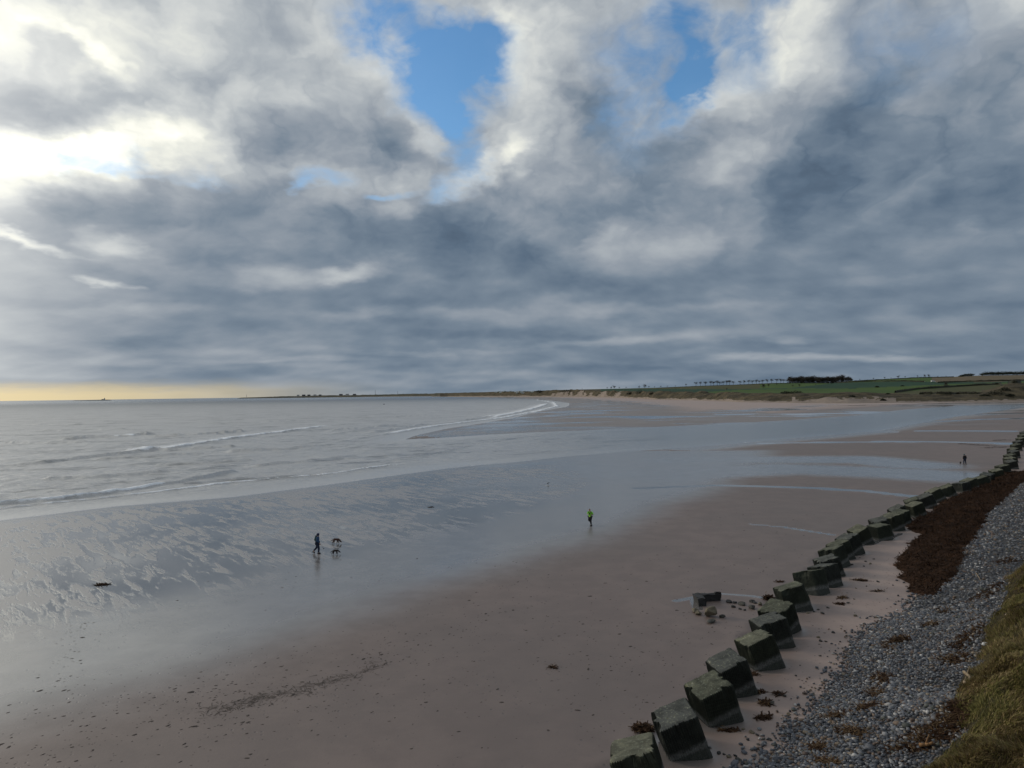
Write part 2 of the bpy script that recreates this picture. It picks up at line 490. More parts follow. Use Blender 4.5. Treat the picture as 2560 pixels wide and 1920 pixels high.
SHINGLE_FOOT = [(-10, 2), (1.5, 17.5)] + [tuple(px_ground(*p, 0.9)) for p in [(1880, 1920), (1960, 1860), (2010, 1790), (2110, 1690), (2130, 1620), (2160, 1590),
                (2262, 1520), (2290, 1470)]] + [(33.5, 55.5), (42, 66.5), (50, 77.5), (70, 101), (104, 142), (150, 200), (230, 300)]
WEED_EDGE = [tuple(px_ground(*p, 0.9)) for p in [(2285, 1478), (2250, 1440), (2245, 1400), (2262, 1375), (2300, 1332), (2262, 1312), (2300, 1296), (2350, 1258), (2480, 1200), (2560, 1136)]]
WEED_BACK = [tuple(px_ground(*p, 1.3)) for p in [(2560, 1200), (2470, 1280), (2412, 1365), (2392, 1432), (2330, 1482)]]
WEED_POLY = WEED_EDGE + [(118, 150), (100, 125)] + WEED_BACK
GRASS_EDGE = [(0, 8), (6, 15.5)] + [tuple(px_ground(*p, 2.4)) for p in [(2330, 1915), (2405, 1850), (2415, 1780), (2445, 1640), (2490, 1520), (2560, 1425)]] + [(60, 76), (120, 150), (240, 300)]

MOUNDS = [(*px_ground(2500, 1935, 3.4), 2.3, 1.0), (*px_ground(2530, 1735, 3.3), 2.9, 1.2), (*px_ground(2590, 1545, 3.2), 3.2, 1.1), (*px_ground(2640, 1440, 3.2), 3.6, 1.0)]

def shore_dist(x, y):
    """metres from the water's edge, positive on land"""
    d, _, _ = seg_dist(x, y, WATER + WATER[:1])
    return np.where(inside(x, y, WATER), -d, d)

def ground_z(x, y, wd=None):
    x, y = np.asarray(x, float), np.asarray(y, float)
    if wd is None:
        wd = shore_dist(x, y)
    r = np.hypot(x, y)
    z = np.where(wd > 0, 0.8 * (1 - np.exp(-wd / 22.0)), -1.6 * (1 - np.exp(np.minimum(wd, 0) / 40.0)))
    # low swells of the beach
    z = z + np.where(wd > 0, sstep(wd, 0, 30) * 0.10 * (VN.fbm(x / 14, y / 14, 3) - 0.5), 0)
    near = r < 330
    d, _, s = seg_dist(x, y, SHINGLE_FOOT)
    ds = np.where(near, d * s, -50)
    z = z + np.where(ds > 0, 1.25 * (1 - np.exp(-ds / 4.5)) + 0.03 * np.minimum(ds, 30), 0)
    z = z + np.where(ds > 0, sstep(ds, 0, 3) * 0.25 * (VN2.fbm(x / 2.2, y / 2.2, 3) - 0.5), 0)
    dg, _, sg_ = seg_dist(x, y, GRASS_EDGE)
    g = np.where(near, dg * sg_, -50)
    z = z + np.where(g > -1.0, sstep(g, -0.8, 2.2) * (0.45 + 0.7 * VN.fbm(x / 1.7, y / 1.7, 3)) + 0.16 * np.maximum(g, 0), 0)
    z = z + np.where(g > -0.3, sstep(g, -0.3, 1.0) * 0.95 * (VN2.fbm(x / 0.95 + 3, y / 0.95, 2) ** 1.5 - 0.25), 0)       # tussocks
    nb = (r < 120) & (wd > 5)
    if np.any(nb):                                    # hollows scoured round the nearer cubes
        dd = np.full(np.shape(x), 9.0)
        for bl in BLOCKS[:24]:
            dd = np.minimum(dd, np.hypot(x - bl[0] - 0.25, y - bl[1] + 0.1))
        z = z - np.where(nb, 0.16 * np.exp(-(dd / 1.35) ** 4), 0) + np.where(nb, 0.05 * np.exp(-((dd - 1.9) / 0.5) ** 2), 0)
    for (mx, my, mr, mh) in MOUNDS:
        k = np.exp(-(((x - mx) ** 2 + (y - my) ** 2) / mr ** 2) ** 1.6)
        z = z + mh * k * (0.75 + 0.5 * VN2.fbm(x / 0.8, y / 0.8, 3))
    return z

def pg(u, v):
    """ground point (x, y, z) seen at a pixel of the photograph"""
    z = 0.5
    for _ in range(8):
        p = px_ground(u, v, z)
        z = float(ground_z(np.array([p[0]]), np.array([p[1]]))[0])
    return float(p[0]), float(p[1]), z

# ------------------------------------------------------------------ the beach: one sheet of sand that runs on under the sea
def polar_grid(az, rad):
    A, R = np.meshgrid(az, rad)
    x, y = (np.sin(A) * R).ravel(), (np.cos(A) * R).ravel()
    na, nr = len(az), len(rad)
    i = np.arange((nr - 1) * (na - 1))
    r, c = i // (na - 1), i % (na - 1)
    a = r * na + c
    return x, y, np.stack([a, a + 1, a + na + 1, a + na], 1)

def px_radii(lo, hi, step):
    """ring distances about evenly spaced as the eye sees them"""
    k = FPX * CAM_H
    n = int((k / lo - k / hi) / step)
    return k / np.linspace(k / lo, k / hi, n)

az_s = np.radians(np.concatenate([np.linspace(-120, -43, 40)[:-1], np.linspace(-43, 43, 660), np.linspace(43, 120, 40)[1:]]))
rad_s = np.concatenate([np.linspace(6, 19, 10), px_radii(19.5, 2600, 2.2), np.array([3000, 3600, 4500, 6000, 9000.0, 15000.0])])
sx, sy, sf = polar_grid(az_s, rad_s)
swd = shore_dist(sx, sy)
sz = ground_z(sx, sy, swd)
WETLINE = [(-60, -8), (-30, 22)] + [tuple(px_ground(*p, 0.5)) for p in [(0, 1790), (500, 1655), (1000, 1475), (1300, 1385), (1500, 1325), (1650, 1262), (1750, 1225), (1900, 1150), (1900, 1128),
           (1750, 1125), (1860, 1112), (1980, 1101), (2180, 1083), (2380, 1047), (2560, 1022)]] + [(520, 620)]
d, _, s = seg_dist(sx, sy, WETLINE)
q = -d * s                                   # + on the seaward side
wet = sstep(q, -9.0, 6.0)
near_land = (sy < 460) & (swd > -5) & (sx > -80)
farside = (sy > 250) & (q > 60)
wet = np.where(farside, 0.50 * sstep(swd, 150, 60), wet)
wet = np.where(farside & (sx > 150), np.minimum(wet, 0.85 * sstep(swd, 45, 12)), wet)
ds_, _, ss_ = seg_dist(sx, sy, BLOCK_LINE)
pale = np.maximum(sstep(swd, 20, 70) * (sy > 400), 0.75 * sstep(ds_ * ss_, 0.2, 4) * (sy < 300))
def pool(line, w, fade=0.45, v=1.0):
    global wet
    L = [tuple(px_ground(*p, 0.6)) for p in line]
    dd, _, _ = seg_dist(sx, sy, L)
    wet = np.maximum(wet, v * sstep(dd, w, w * (1 - fade)))
film = np.zeros_like(sx)
def film_pool(line, w, v=1.0):
    global film
    L = [tuple(px_ground(*p, 0.6)) for p in line]
    dd, _, _ = seg_dist(sx, sy, L)
    wob = 1 + 0.7 * (VN.fbm(sx / 3, sy / 3, 3) - 0.5)
    film = np.maximum(film, v * sstep(dd, w * wob, w * 0.55 * wob))
film_pool([(1600, 1222), (1800, 1216), (2000, 1222), (2152, 1230), (2290, 1245)], 1.3)
film_pool([(1900, 1105), (2200, 1104), (2380, 1106), (2540, 1111)], 3.2)
film_pool([(2190, 1077), (2350, 1075.5), (2535, 1078)], 2.6)
film_pool([(1875, 1314), (1960, 1322), (2084, 1342)], 0.35, 0.8)
film_pool([(1690, 1510), (1745, 1500), (1800, 1492), (1880, 1498), (1915, 1505)], 0.34, 0.62)
film_pool([(1745, 1530), (1735, 1502)], 0.4, 0.62)
sheen = np.zeros_like(sx)
for ln_, w_ in (([(1640, 1190), (1950, 1172), (2200, 1182), (2330, 1190)], 9.0), ([(1700, 1150), (2150, 1150), (2290, 1165)], 8.0)):
    dd, _, _ = seg_dist(sx, sy, [tuple(px_ground(*p, 0.6)) for p in ln_])
    sheen = np.maximum(sheen, sstep(dd, w_ * 1.5, w_ * 0.3))
wet = np.maximum(wet, sheen)
film_pool([(2120, 1380), (2170, 1365), (2250, 1340)], 0.5, 0.6)
wet = np.maximum(wet, film * 0.95)
# the damp foot of the cubes
for b in BLOCKS[:30]:
    dd = np.hypot(sx - b[0] - 0.3, sy - b[1])
    wet = np.maximum(wet, 0.55 * sstep(dd, 1.9, 0.9))
rip = sstep(q, 7, 17) * sstep(swd, 0.0, 8.0) * sstep(sx, 28, -8)   # rippled, half drained sand by the sea
far = sstep(sy, 250, 300)
beach = mesh_np('beach_sand', np.stack([sx, sy, sz], 1), sf, attrs=dict(wet=wet, film=film, shore=np.clip(swd, -60, 200), rip=rip, far=far, pale=pale, sheen=sheen))
tag(beach, kind='structure')

m_sand, N, b = material('sand', rough=0.9)
geo = N.node('ShaderNodeNewGeometry').outputs['Position']
gx, gy, gz = N.sep(geo)
aw, af, ash, ar, afar = (N.attr(k) for k in ('wet', 'film', 'shore', 'rip', 'far'))
apale = N.attr('pale')
asheen = N.attr('sheen')
# ripples lie along the shore, which runs from lower left to upper right
rot = N.node('ShaderNodeMapping')
N.put(rot.inputs['Vector'], geo)
rot.inputs['Rotation'].default_value = (0, 0, math.radians(-38))
rv = rot.outputs[0]
rx, ry, _ = N.sep(rv)
rvec = N.comb(rx, N.math('MULTIPLY', ry, 0.20), 0.0)       # drained by runnels that run down to the sea
n_big = N.noise(geo, 0.045, 4, 0.55)
n_mid = N.noise(geo, 0.5, 5, 0.6)
n_fine = N.noise(geo, 7.0, 4, 0.65)
n_rip = N.noise(rvec, 1.0, 4, 0.55, 0.7)
n_rip2 = N.noise(rvec, 3.2, 3, 0.5, 0.5)
ripn = N.math('ADD', N.math('MULTIPLY', n_rip, 0.70), N.math('MULTIPLY', n_rip2, 0.30))
ripn = N.math('MULTIPLY_ADD', N.math('SUBTRACT', n_big, 0.5), 0.60, ripn)
ripn = N.math('ADD', ripn, N.map(gx, -45.0, 25.0, -0.06, 0.06, smooth=False))
film_r = N.map(ripn, 0.42, 0.53)                                     # 1 = standing film of water
filmA = N.math('MULTIPLY', film_r, ar)
# far flats: long drying bars between sheets of water
fvec = N.comb(N.math('MULTIPLY', gx, 0.014), N.math('MULTIPLY', gy, 0.030), 0.0)
n_far = N.noise(fvec, 1.0, 4, 0.55, 0.6)
filmF = N.math('MULTIPLY', N.math('MULTIPLY', N.map(n_far, 0.50, 0.57), afar), N.map(ash, 120.0, 80.0))
filmP = N.map(N.math('MULTIPLY_ADD', N.math('SUBTRACT', n_mid, 0.5), 0.35, af), 0.35, 0.70)
film_all = N.math('MAXIMUM', N.math('MAXIMUM', filmA, filmF), filmP)
edge = N.map(ash, 1.2, 0.0)
film_all = N.math('MAXIMUM', film_all, edge)
wetn = N.math('MULTIPLY_ADD', N.math('SUBTRACT', n_big, 0.5), 0.5, aw)
wetn = N.math('MULTIPLY_ADD', N.math('SUBTRACT', n_mid, 0.5), 0.18, wetn)
wetc = N.map(wetn, 0.05, 0.95)
dry_c = N.mixc(N.map(n_mid, 0.35, 0.65), (0.132, 0.092, 0.077), (0.162, 0.115, 0.096))
dry_c = N.mixc(N.math('MULTIPLY', N.map(n_big, 0.35, 0.65), 0.5), dry_c, (0.107, 0.081, 0.069))
dry_c = N.mixc(N.map(n_fine, 0.60, 0.78, 0.0, 0.45), dry_c, (0.06, 0.048, 0.043))
dry_c = N.mixc(apale, dry_c, N.mixc(N.map(n_mid, 0.35, 0.65), (0.305, 0.219, 0.182), (0.36, 0.262, 0.216)))
wet_c = N.mixc(N.map(n_mid, 0.35, 0.65), (0.160, 0.150, 0.145), (0.195, 0.182, 0.175))
fp = N.vor(N.comb(rx, N.math('MULTIPLY', ry, 0.7), 0.0), 2.6)
trod = N.math('MULTIPLY', N.map(fp, 0.17, 0.07), N.map(N.noise(geo, 0.20, 3, 0.6), 0.46, 0.60))
dry_c = N.mixc(N.math('MULTIPLY', trod, 0.6), dry_c, (0.055, 0.044, 0.040))
colr = N.mixc(wetc, dry_c, wet_c)
ridge = N.math('MULTIPLY', ar, N.math('SUBTRACT', 1.0, film_r))
colr = N.mixc(N.math('MULTIPLY', ridge, 0.85), colr, (0.235, 0.212, 0.200))
colr = N.mixc(N.math('MULTIPLY', afar, N.math('MULTIPLY', N.map(aw, 0.05, 0.4), N.math('SUBTRACT', 1.0, filmF))), colr, (0.150, 0.115, 0.098))
colr = N.mixc(N.math('MULTIPLY', film_all, 0.85), colr, (0.105, 0.103, 0.103))
N.put(b.inputs['Base Color'], colr)
rough = N.mixf(wetc, 0.62, 0.21)
rough = N.mixf(N.math('MULTIPLY', afar, 0.8), rough, 0.6)
rough = N.mixf(N.math('MULTIPLY', ridge, 0.8), rough, 0.38)
rough = N.mixf(film_all, rough, 0.06)
rough = N.mixf(N.math('MULTIPLY', asheen, N.map(n_mid, 0.3, 0.6)), rough, 0.15)
N.put(b.inputs['Roughness'], rough)
N.put(b.inputs['Specular IOR Level'], N.mixf(wetc, 0.4, 1.0))
b.inputs['IOR'].default_value = 1.85
hgt = N.math('ADD', N.math('MULTIPLY', n_fine, 0.008), N.math('MULTIPLY', n_mid, 0.03))
hgt = N.math('ADD', hgt, N.math('MULTIPLY', N.math('MULTIPLY', ripn, ar), 0.03))
hgt = N.math('MULTIPLY_ADD', trod, -0.03, hgt)
hgt = N.math('MULTIPLY', hgt, N.mixf(film_all, 1.0, 0.02))
bump(N, b, hgt, 0.55, 1.0)
beach.data.materials.append(m_sand)

# ------------------------------------------------------------------ the sea and the river mouth: one sheet with breaking waves
az_w = np.radians(np.concatenate([np.linspace(-100, -42, 50)[:-1], np.linspace(-42, 42, 720), np.linspace(42, 60, 10)[1:]]))
rad_w = np.concatenate([np.linspace(40, 69, 8), px_radii(70, 900, 0.85), px_radii(905, 9000, 1.0), np.array([12000, 17000, 26000, 45000, 80000.0])])
wx, wy, wf = polar_grid(az_w, rad_w)
# keep what lies over the water (with a margin that dips under the sand)
wwd = shore_dist(wx, wy)
keepv = wwd < 6
keep = keepv[wf].all(1)
idx = np.full(len(wx), -1)
used = np.unique(wf[keep])
idx[used] = np.arange(len(used))
wx, wy, wwd = wx[used], wy[used], wwd[used]
wf = idx[wf[keep]]
foam = np.zeros_like(wx)
wz = np.zeros_like(wx)
crest = np.zeros_like(wx)
def P0(pts):
    return [tuple(px_ground(*p)) for p in pts]
def wave(pts, h, w, foam_back=0.0, foam_amt=1.0, f0=0.0, f1=1.0):
    """a line of surf: steep face to the shore, long back; foam between two points of its length"""
    global wz, foam, crest
    L = P0(pts)
    x0, x1 = min(p[0] for p in L) - 60, max(p[0] for p in L) + 60
    y0, y1 = min(p[1] for p in L) - 60, max(p[1] for p in L) + 60
    m = (wx > x0) & (wx < x1) & (wy > y0) & (wy < y1)
    d, al, sd = seg_dist(wx[m], wy[m], L)
    tot = sum(math.dist(a, b_) for a, b_ in zip(L[:-1], L[1:]))
    t = al / tot
    d = d + (VN.fbm(wx[m] / 4, wy[m] / 4, 3) - 0.5) * w * 1.2
    sgn = d * sd                              # + towards the shore (right of the line)
    end = sstep(t, 0.0, 0.08) * sstep(1 - t, 0.0, 0.08)
    prof = np.where(sgn > 0, np.exp(-(sgn / (0.5 * w)) ** 2), np.exp(-(sgn / (2.2 * w)) ** 2))
    wz[m] += 1.35 * h * prof * end * (0.7 + 0.6 * VN2.fbm(al / 9, al * 0 + 3.1, 2))
    fz = sstep(t, f0 - 0.02, f0 + 0.02) * sstep(f1 - t, -0.02, 0.02)
    f = np.exp(-(np.maximum(np.abs(sgn) - 0.1, 0) / (0.45 * w)) ** 2) * fz * (0.55 + 0.75 * VN2.fbm(al / 5, al * 0 + 7.7, 3))
    if foam_back:
        bk = np.where(sgn < 0, np.exp(sgn / foam_back), 0) * 0.75 * fz
        f = np.maximum(f, bk * sstep(end, 0, 1))
    foam[m] = np.maximum(foam[m], f * foam_amt)
    crest[m] = np.maximum(crest[m], prof * end)
wave([(150, 1101), (220, 1095), (275, 1093), (330, 1090), (395, 1084)], 0.75, 1.6, 3.0, 1.0, 0.48, 0.76)
wave([(-60, 1172), (0, 1165), (110, 1158), (200, 1146), (300, 1136), (430, 1120), (600, 1094), (700, 1081), (828, 1064)], 0.5, 1.3, 16.0, 1.0, 0.22, 1.0)
wave([(660, 1128), (780, 1120), (880, 1100), (1000, 1081), (1100, 1065), (1200, 1052.5), (1260, 1045), (1340, 1029.5), (1395, 1016), (1385, 1006), (1340, 999)], 0.5, 1.5, 9.0, 1.0, 0.05, 1.0)
wave([(1220, 1046), (1300, 1031), (1350, 1018), (1370, 1009)], 0.6, 2.0, 25.0, 0.95)
wave([(-60, 1269), (0, 1261), (150, 1250), (250, 1238), (340, 1222), (430, 1209), (520, 1194), (600, 1178)], 0.38, 0.8, 2.6, 1.0, 0.0, 0.58)
wave([(-60, 1279), (0, 1271), (250, 1248), (450, 1224), (560, 1207), (700, 1195), (800, 1188), (890, 1175), (960, 1166), (1010, 1160)], 0.16, 0.6, 0.8, 0.85)
wave([(440, 1215), (560, 1200), (690, 1195)], 0.14, 0.7, 1.0, 0.4, 0.3, 1.0)
wave([(930, 1083), (1020, 1069), (1060, 1062)], 0.5, 1.8, 1.0, 0.4)
wave([(1130, 1056), (1200, 1046), (1250, 1037)], 0.45, 2.0, 1.5, 0.6)
for (a, b_, h) in [((100, 1077), (420, 1069), .3), ((350, 1094), (620, 1078), .4), ((820, 1078), (1000, 1062), .35), ((300, 1128), (600, 1118), .3), ((0, 1108), (230, 1106), .3),
                   ((60, 1062), (300, 1057), .3), ((500, 1060), (760, 1050), .3), ((880, 1046), (1090, 1036), .3), ((230, 1150), (520, 1132), .22), ((560, 1132), (840, 1112), .25),
                   ((380, 1166), (640, 1150), .2), ((620, 1168), (900, 1140), .2), ((100, 1200), (420, 1180), .18)]:
    wave([a, ((a[0] + b_[0]) / 2, (a[1] + b_[1]) / 2 + 2.0), b_], h * 1.6, 1.3, 0, 0.0)
# thin lace of foam by the edge of the swash and in the shallows
lace = sstep(wwd, -1.6, -0.1) * 0.35
r_w = np.hypot(wx, wy)
chop = (VN.fbm(wx / 2.3, wy / 2.3, 3) - 0.5) * 0.30 + (VN2.fbm(wx / 6, wy / 6, 3) - 0.5) * 0.55
chop *= sstep(-wwd, 2.0, 22.0) * sstep(r_w, 500, 260)
river = inside(wx, wy, [(-45, 150), (30, 180), (200, 290), (600, 640), (600, 760), (300, 620), (40, 300), (-30, 235)])
calm = sstep(seg_dist(wx, wy, [(10, 200), (110, 270), (260, 420), (500, 620), (800, 850)])[0], 130, 70) * sstep(wx, -30, 60)
chop *= (1 - 0.75 * calm)
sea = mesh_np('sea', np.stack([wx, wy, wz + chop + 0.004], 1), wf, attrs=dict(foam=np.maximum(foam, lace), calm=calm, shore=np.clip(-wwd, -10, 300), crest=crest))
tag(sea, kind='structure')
m_sea, N, b = material('sea_water', (0.05, 0.06, 0.06), 0.2)
geo = N.node('ShaderNodeNewGeometry').outputs['Position']
gx, gy, gz = N.sep(geo)
dist = N.vmath('LENGTH', geo)
afo, aca, ash = N.attr('foam'), N.attr('calm'), N.attr('shore')
rot = N.node('ShaderNodeMapping')
N.put(rot.inputs['Vector'], geo)
rot.inputs['Rotation'].default_value = (0, 0, math.radians(-30))
rx, ry, _ = N.sep(rot.outputs[0])
wv = N.comb(N.math('MULTIPLY', rx, 0.45), ry, 0.0)
w1 = N.noise(wv, 0.35, 5, 0.6, 0.4)
w2 = N.noise(wv, 1.3, 4, 0.65, 0.8)
w3 = N.noise(wv, 0.06, 4, 0.55, 0.3)
hgt = N.math('ADD', N.math('MULTIPLY', w1, 0.85), N.math('MULTIPLY', w2, 0.34))
hgt = N.math('ADD', hgt, N.math('MULTIPLY', w3, 0.8))
amp = N.math('MULTIPLY', N.map(ash, 0.3, 14.0, 0.10, 1.0), N.mixf(aca, 1.0, 0.28))
hgt = N.math('MULTIPLY', hgt, amp)
lacy = N.noise(wv, 1.1, 6, 0.7, 0.8)
lacy2 = N.noise(wv, 0.25, 5, 0.65, 0.6)
fo = N.math('ADD', afo, N.math('MULTIPLY', N.math('SUBTRACT', lacy, 0.5), 1.1))
fo = N.math('MULTIPLY_ADD', N.math('SUBTRACT', lacy2, 0.5), 0.7, fo)
fo = N.math('MULTIPLY', N.map(fo, 0.38, 0.70), N.map(afo, 0.02, 0.12))
silt_shade = N.mixc(N.map(ash, 0.0, 25.0), (0.44, 0.425, 0.41), (0.41, 0.40, 0.39))
silt_shade = N.mixc(N.map(dist, 600.0, 2600.0), silt_shade, (0.030, 0.045, 0.060))
silt_shade = N.mixc(N.math('MULTIPLY', aca, 0.8), silt_shade, (0.10, 0.11, 0.115))
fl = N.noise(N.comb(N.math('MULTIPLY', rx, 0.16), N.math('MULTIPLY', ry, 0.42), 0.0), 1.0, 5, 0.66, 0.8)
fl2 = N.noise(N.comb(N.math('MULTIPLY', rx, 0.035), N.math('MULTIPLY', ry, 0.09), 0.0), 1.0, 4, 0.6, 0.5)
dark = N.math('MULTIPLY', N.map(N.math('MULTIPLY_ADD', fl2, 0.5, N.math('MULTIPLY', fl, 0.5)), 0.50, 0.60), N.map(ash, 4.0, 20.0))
silt_shade = N.mixc(N.math('MULTIPLY', dark, 0.85), silt_shade, (0.10, 0.102, 0.102))     # shade of the wave faces painted into the water colour as dark flecks
N.put(b.inputs['Base Color'], N.mixc(fo, silt_shade, (0.84, 0.86, 0.89)))
rough = N.mixf(N.map(dist, 80.0, 500.0), 0.26, 0.40)
rough = N.mixf(aca, rough, 0.16)
rough = N.mixf(N.map(dist, 1500.0, 5000.0), rough, 0.14)
N.put(b.inputs['Roughness'], N.mixf(fo, rough, 0.8))
b.inputs['IOR'].default_value = 1.9
b.inputs['Specular IOR Level'].default_value = 0.9
bump(N, b, N.math('MULTIPLY_ADD', fo, 0.05, hgt), 1.0, 1.0)
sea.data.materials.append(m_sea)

# ------------------------------------------------------------------ land behind the bay: dunes, fields, ridge
def interp(u, pts):
    xs, ys = zip(*pts)
    return np.interp(u, xs, ys)
VH = lambda u: H0 / 2 + 24.3 - (np.asarray(u, float) - W0 / 2) * math.tan(ROLL)      # the level horizon
# per bearing (given as the pixel column of the photograph): depth of dune foot, dune crest, ridge, and their heights
FOOT_Y = [(1120, 4600), (1180, 3800), (1260, 3200), (1340, 2750), (1440, 2350), (1533, 1780), (1640, 1190), (1748, 1010), (1857, 815), (2000, 716), (2120, 664), (2380, 652), (2560, 645), (2800, 640), (3400, 640)]
CREST_D = [(1120, 90), (1440, 80), (1640, 70), (1857, 60), (2120, 55), (2560, 45), (3400, 45)]
CREST_Z = [(1120, 20), (1180, 21), (1239, 24), (1321, 21), (1392, 25), (1440, 24), (1500, 17), (1640, 13.5), (1748, 11.5), (1857, 10.5), (2000, 9.5), (2120, 9.2), (2250, 7.5), (2400, 6.5), (2560, 6.0), (3400, 7)]
RIDGE_Y = [(1120, 5600), (1239, 4600), (1321, 4100), (1440, 3300), (1640, 2500), (1835, 2050), (1933, 1900), (2080, 1850), (2232, 1800), (2384, 1750), (2560, 1700), (3400, 1700)]
RIDGE_V = [(1120, 984), (1180, 982), (1239, 979), (1321, 978), (1392, 975), (1440, 974), (1533, 971.8), (1640, 969.4), (1738, 965), (1835, 962), (1933, 957.6), (1976, 957.5), (2080, 957.8), (2134, 951.5),
           (2232, 946.7), (2297, 943.5), (2384, 942), (2449, 938.8), (2560, 937.5), (2800, 936), (3400, 934)]
us = np.concatenate([np.linspace(1100, 2680, 560), np.linspace(2700, 3400, 40)])
ts = np.concatenate([[-0.06, 0.0], np.linspace(0.0, 1.0, 70)[1:] ** 1.25, [1.05, 1.2, 1.6]])
rows = []
def land_z(u, y):
    f, c, r = interp(u, FOOT_Y), interp(u, CREST_D), interp(u, RIDGE_Y)
    zc = interp(u, CREST_Z)
    zr = CAM_H + (VH(u) - interp(u, RIDGE_V)) * r / FPX
    a = np.clip((y - f) / c, 0, 1)
    x = (u - 1280) / FPX * y
    lump = (VN.fbm(x / 22, y / 22, 4) - 0.5) * 2
    dune = 0.8 + (zc - 0.8) * (a ** 0.8) + sstep(a, 0.0, 0.35) * sstep(y - f - c, 120, 0) * lump * np.minimum(4.5, zc * 0.33)
    t = np.clip((y - f - c) / np.maximum(r - f - c, 1), 0, 1.0)
    rise = (zr - zc * 0.9) * (0.12 * t + 0.88 * t ** 1.55)
    back = np.maximum(y - r, 0) * 0.02
    dip = -0.10 * zc * sstep(y - f - c, 0, 150)
    mound = 11.5 * np.exp(-(((u - 2545) / 75.0) ** 2)) * sstep(y, 640, 720) * sstep(y, 930, 760)
    return np.where(y < f, 0.4, dune + dip + rise - back + mound + (VN2.fbm(x / 120, y / 120, 3) - 0.5) * 5.0 * sstep(t, 0.1, 0.4) * sstep(1 - t, 0.0, 0.3))
U, Tt = np.meshgrid(us, ts)
f, c, r = interp(U, FOOT_Y), interp(U, CREST_D), interp(U, RIDGE_Y)
dn = 0.45                                              # share of the rows spent on the dunes
Y = np.where(Tt < dn, f + Tt / dn * c * 1.6, f + c * 1.6 + (Tt - dn) / (1 - dn) * (r - f - c * 1.6))
X = (U - 1280) / FPX * Y
Z = land_z(U, Y)
Z[0] = -1.0
na, nr = len(us), len(ts)
i = np.arange((nr - 1) * (na - 1))
rr, cc = i // (na - 1), i % (na - 1)
a = rr * na + cc
lf = np.stack([a, a + 1, a + na + 1, a + na], 1)
# which field a piece of ground belongs to (hedges part them)
cx, cy, cz = X.ravel()[lf].mean(1), Y.ravel()[lf].mean(1), Z.ravel()[lf].mean(1)
ct, cu = Tt.ravel()[lf].mean(1), U.ravel()[lf].mean(1)
_, cv = to_px(cx, cy, cz)
fm = np.zeros(len(lf), int)                            # 0 dune grass
H1 = [(1640, 972), (1834, 973), (1976, 970), (2092, 957), (2262, 953.5), (2384, 956), (2560, 953)]                       # under the top pasture
H2 = [(1640, 985), (1748, 981), (1850, 974.5), (2000, 971), (2120, 971.5), (2300, 963.5), (2384, 960), (2560, 954.5)]     # foot of the dark crop
H3 = [(1700, 986), (1980, 984), (2236, 982), (2362, 968.5), (2560, 957)]                                                 # long hedge
field = ct > dn * 1.02
above1, above2, above3 = cv < interp(cu, H1), cv < interp(cu, H2), cv < interp(cu, H3)
fm = np.where(field, 3, fm)
fm = np.where(field & above3, 1, fm)
fm = np.where(field & above2, 2, fm)
fm = np.where(field & above1, np.where(cu < 1900, 3, 1), fm)
fm = np.where(field & above1 & (cu > 2330) & (cv < 957), 4, fm)
fm = np.where(field & (cu > 2200) & (cv > 985), 4, fm)
fm = np.where(field & (cu < 1500), np.where(VN.at(cu / 60, ct * 5) > 0.5, 3, 0), fm)
fm = np.where((cu > 2455) & (cy < 930), 0, fm)
# bare sand slips in the dune front
slip = np.zeros(len(lf))
for (u0, w, top) in [(1398, 12, .40), (1412, 6, .48), (1446, 9, .62), (1458, 5, .40), (1474, 4, .38), (1503, 12, .60), (1540, 9, .66), (1424, 4, .35), (1380, 5, .30)]:
    lean = (ct / dn) * 14 + (VN.fbm(ct * 25 + u0, cu * 0.0, 3) - 0.5) * 7
    slip = np.maximum(slip, ((np.abs(cu - lean - u0) < w * (1.0 - ct / dn * 0.9)) & (ct < dn * top)).astype(float))
fm = np.where((slip > 0) & (ct > 0), 5, fm)
fm = np.where((ct < dn * (0.03 + 0.10 * VN.fbm(cu / 9, cu * 0, 3))), 5, fm)
fm = np.where((cu > 1980) & (cu < 2240) & (ct < dn * 0.32 * VN2.fbm(cu / 16, ct * 30, 3) * 1.6), 5, fm)
def field_mat(name, c0, c1, scale, rough=0.95):
    m, N, b = material(name, c0, rough, 0.15)
    p = N.node('ShaderNodeNewGeometry').outputs['Position']
    n = N.noise(p, scale, 5, 0.6)
    n2 = N.noise(p, scale * 7, 3, 0.6)
    N.put(b.inputs['Base Color'], N.mixc(N.map(N.math('MULTIPLY_ADD', n2, 0.4, N.math('MULTIPLY', n, 0.6)), 0.36, 0.64), c0, c1))
    return m
m_dune = field_mat('dune_grass', (0.026, 0.023, 0.015), (0.110, 0.088, 0.052), 0.085)
m_green = field_mat('pasture', (0.048, 0.085, 0.020), (0.066, 0.108, 0.026), 0.01)
m_crop = field_mat('winter_crop', (0.020, 0.050, 0.028), (0.026, 0.062, 0.034), 0.01)
m_olive = field_mat('rough_pasture', (0.062, 0.066, 0.028), (0.082, 0.080, 0.036), 0.015)
m_tan = field_mat('stubble', (0.120, 0.095, 0.060), (0.150, 0.118, 0.075), 0.02)
m_slip = field_mat('dune_sand', (0.19, 0.155, 0.130), (0.26, 0.215, 0.180), 0.05)
V = np.stack([X.ravel(), Y.ravel(), Z.ravel()], 1)
hill = mesh_np('coastal_hills', V, lf, [m_dune, m_green, m_crop, m_olive, m_tan, m_slip], fmat=fm)
tag(hill, kind='structure')

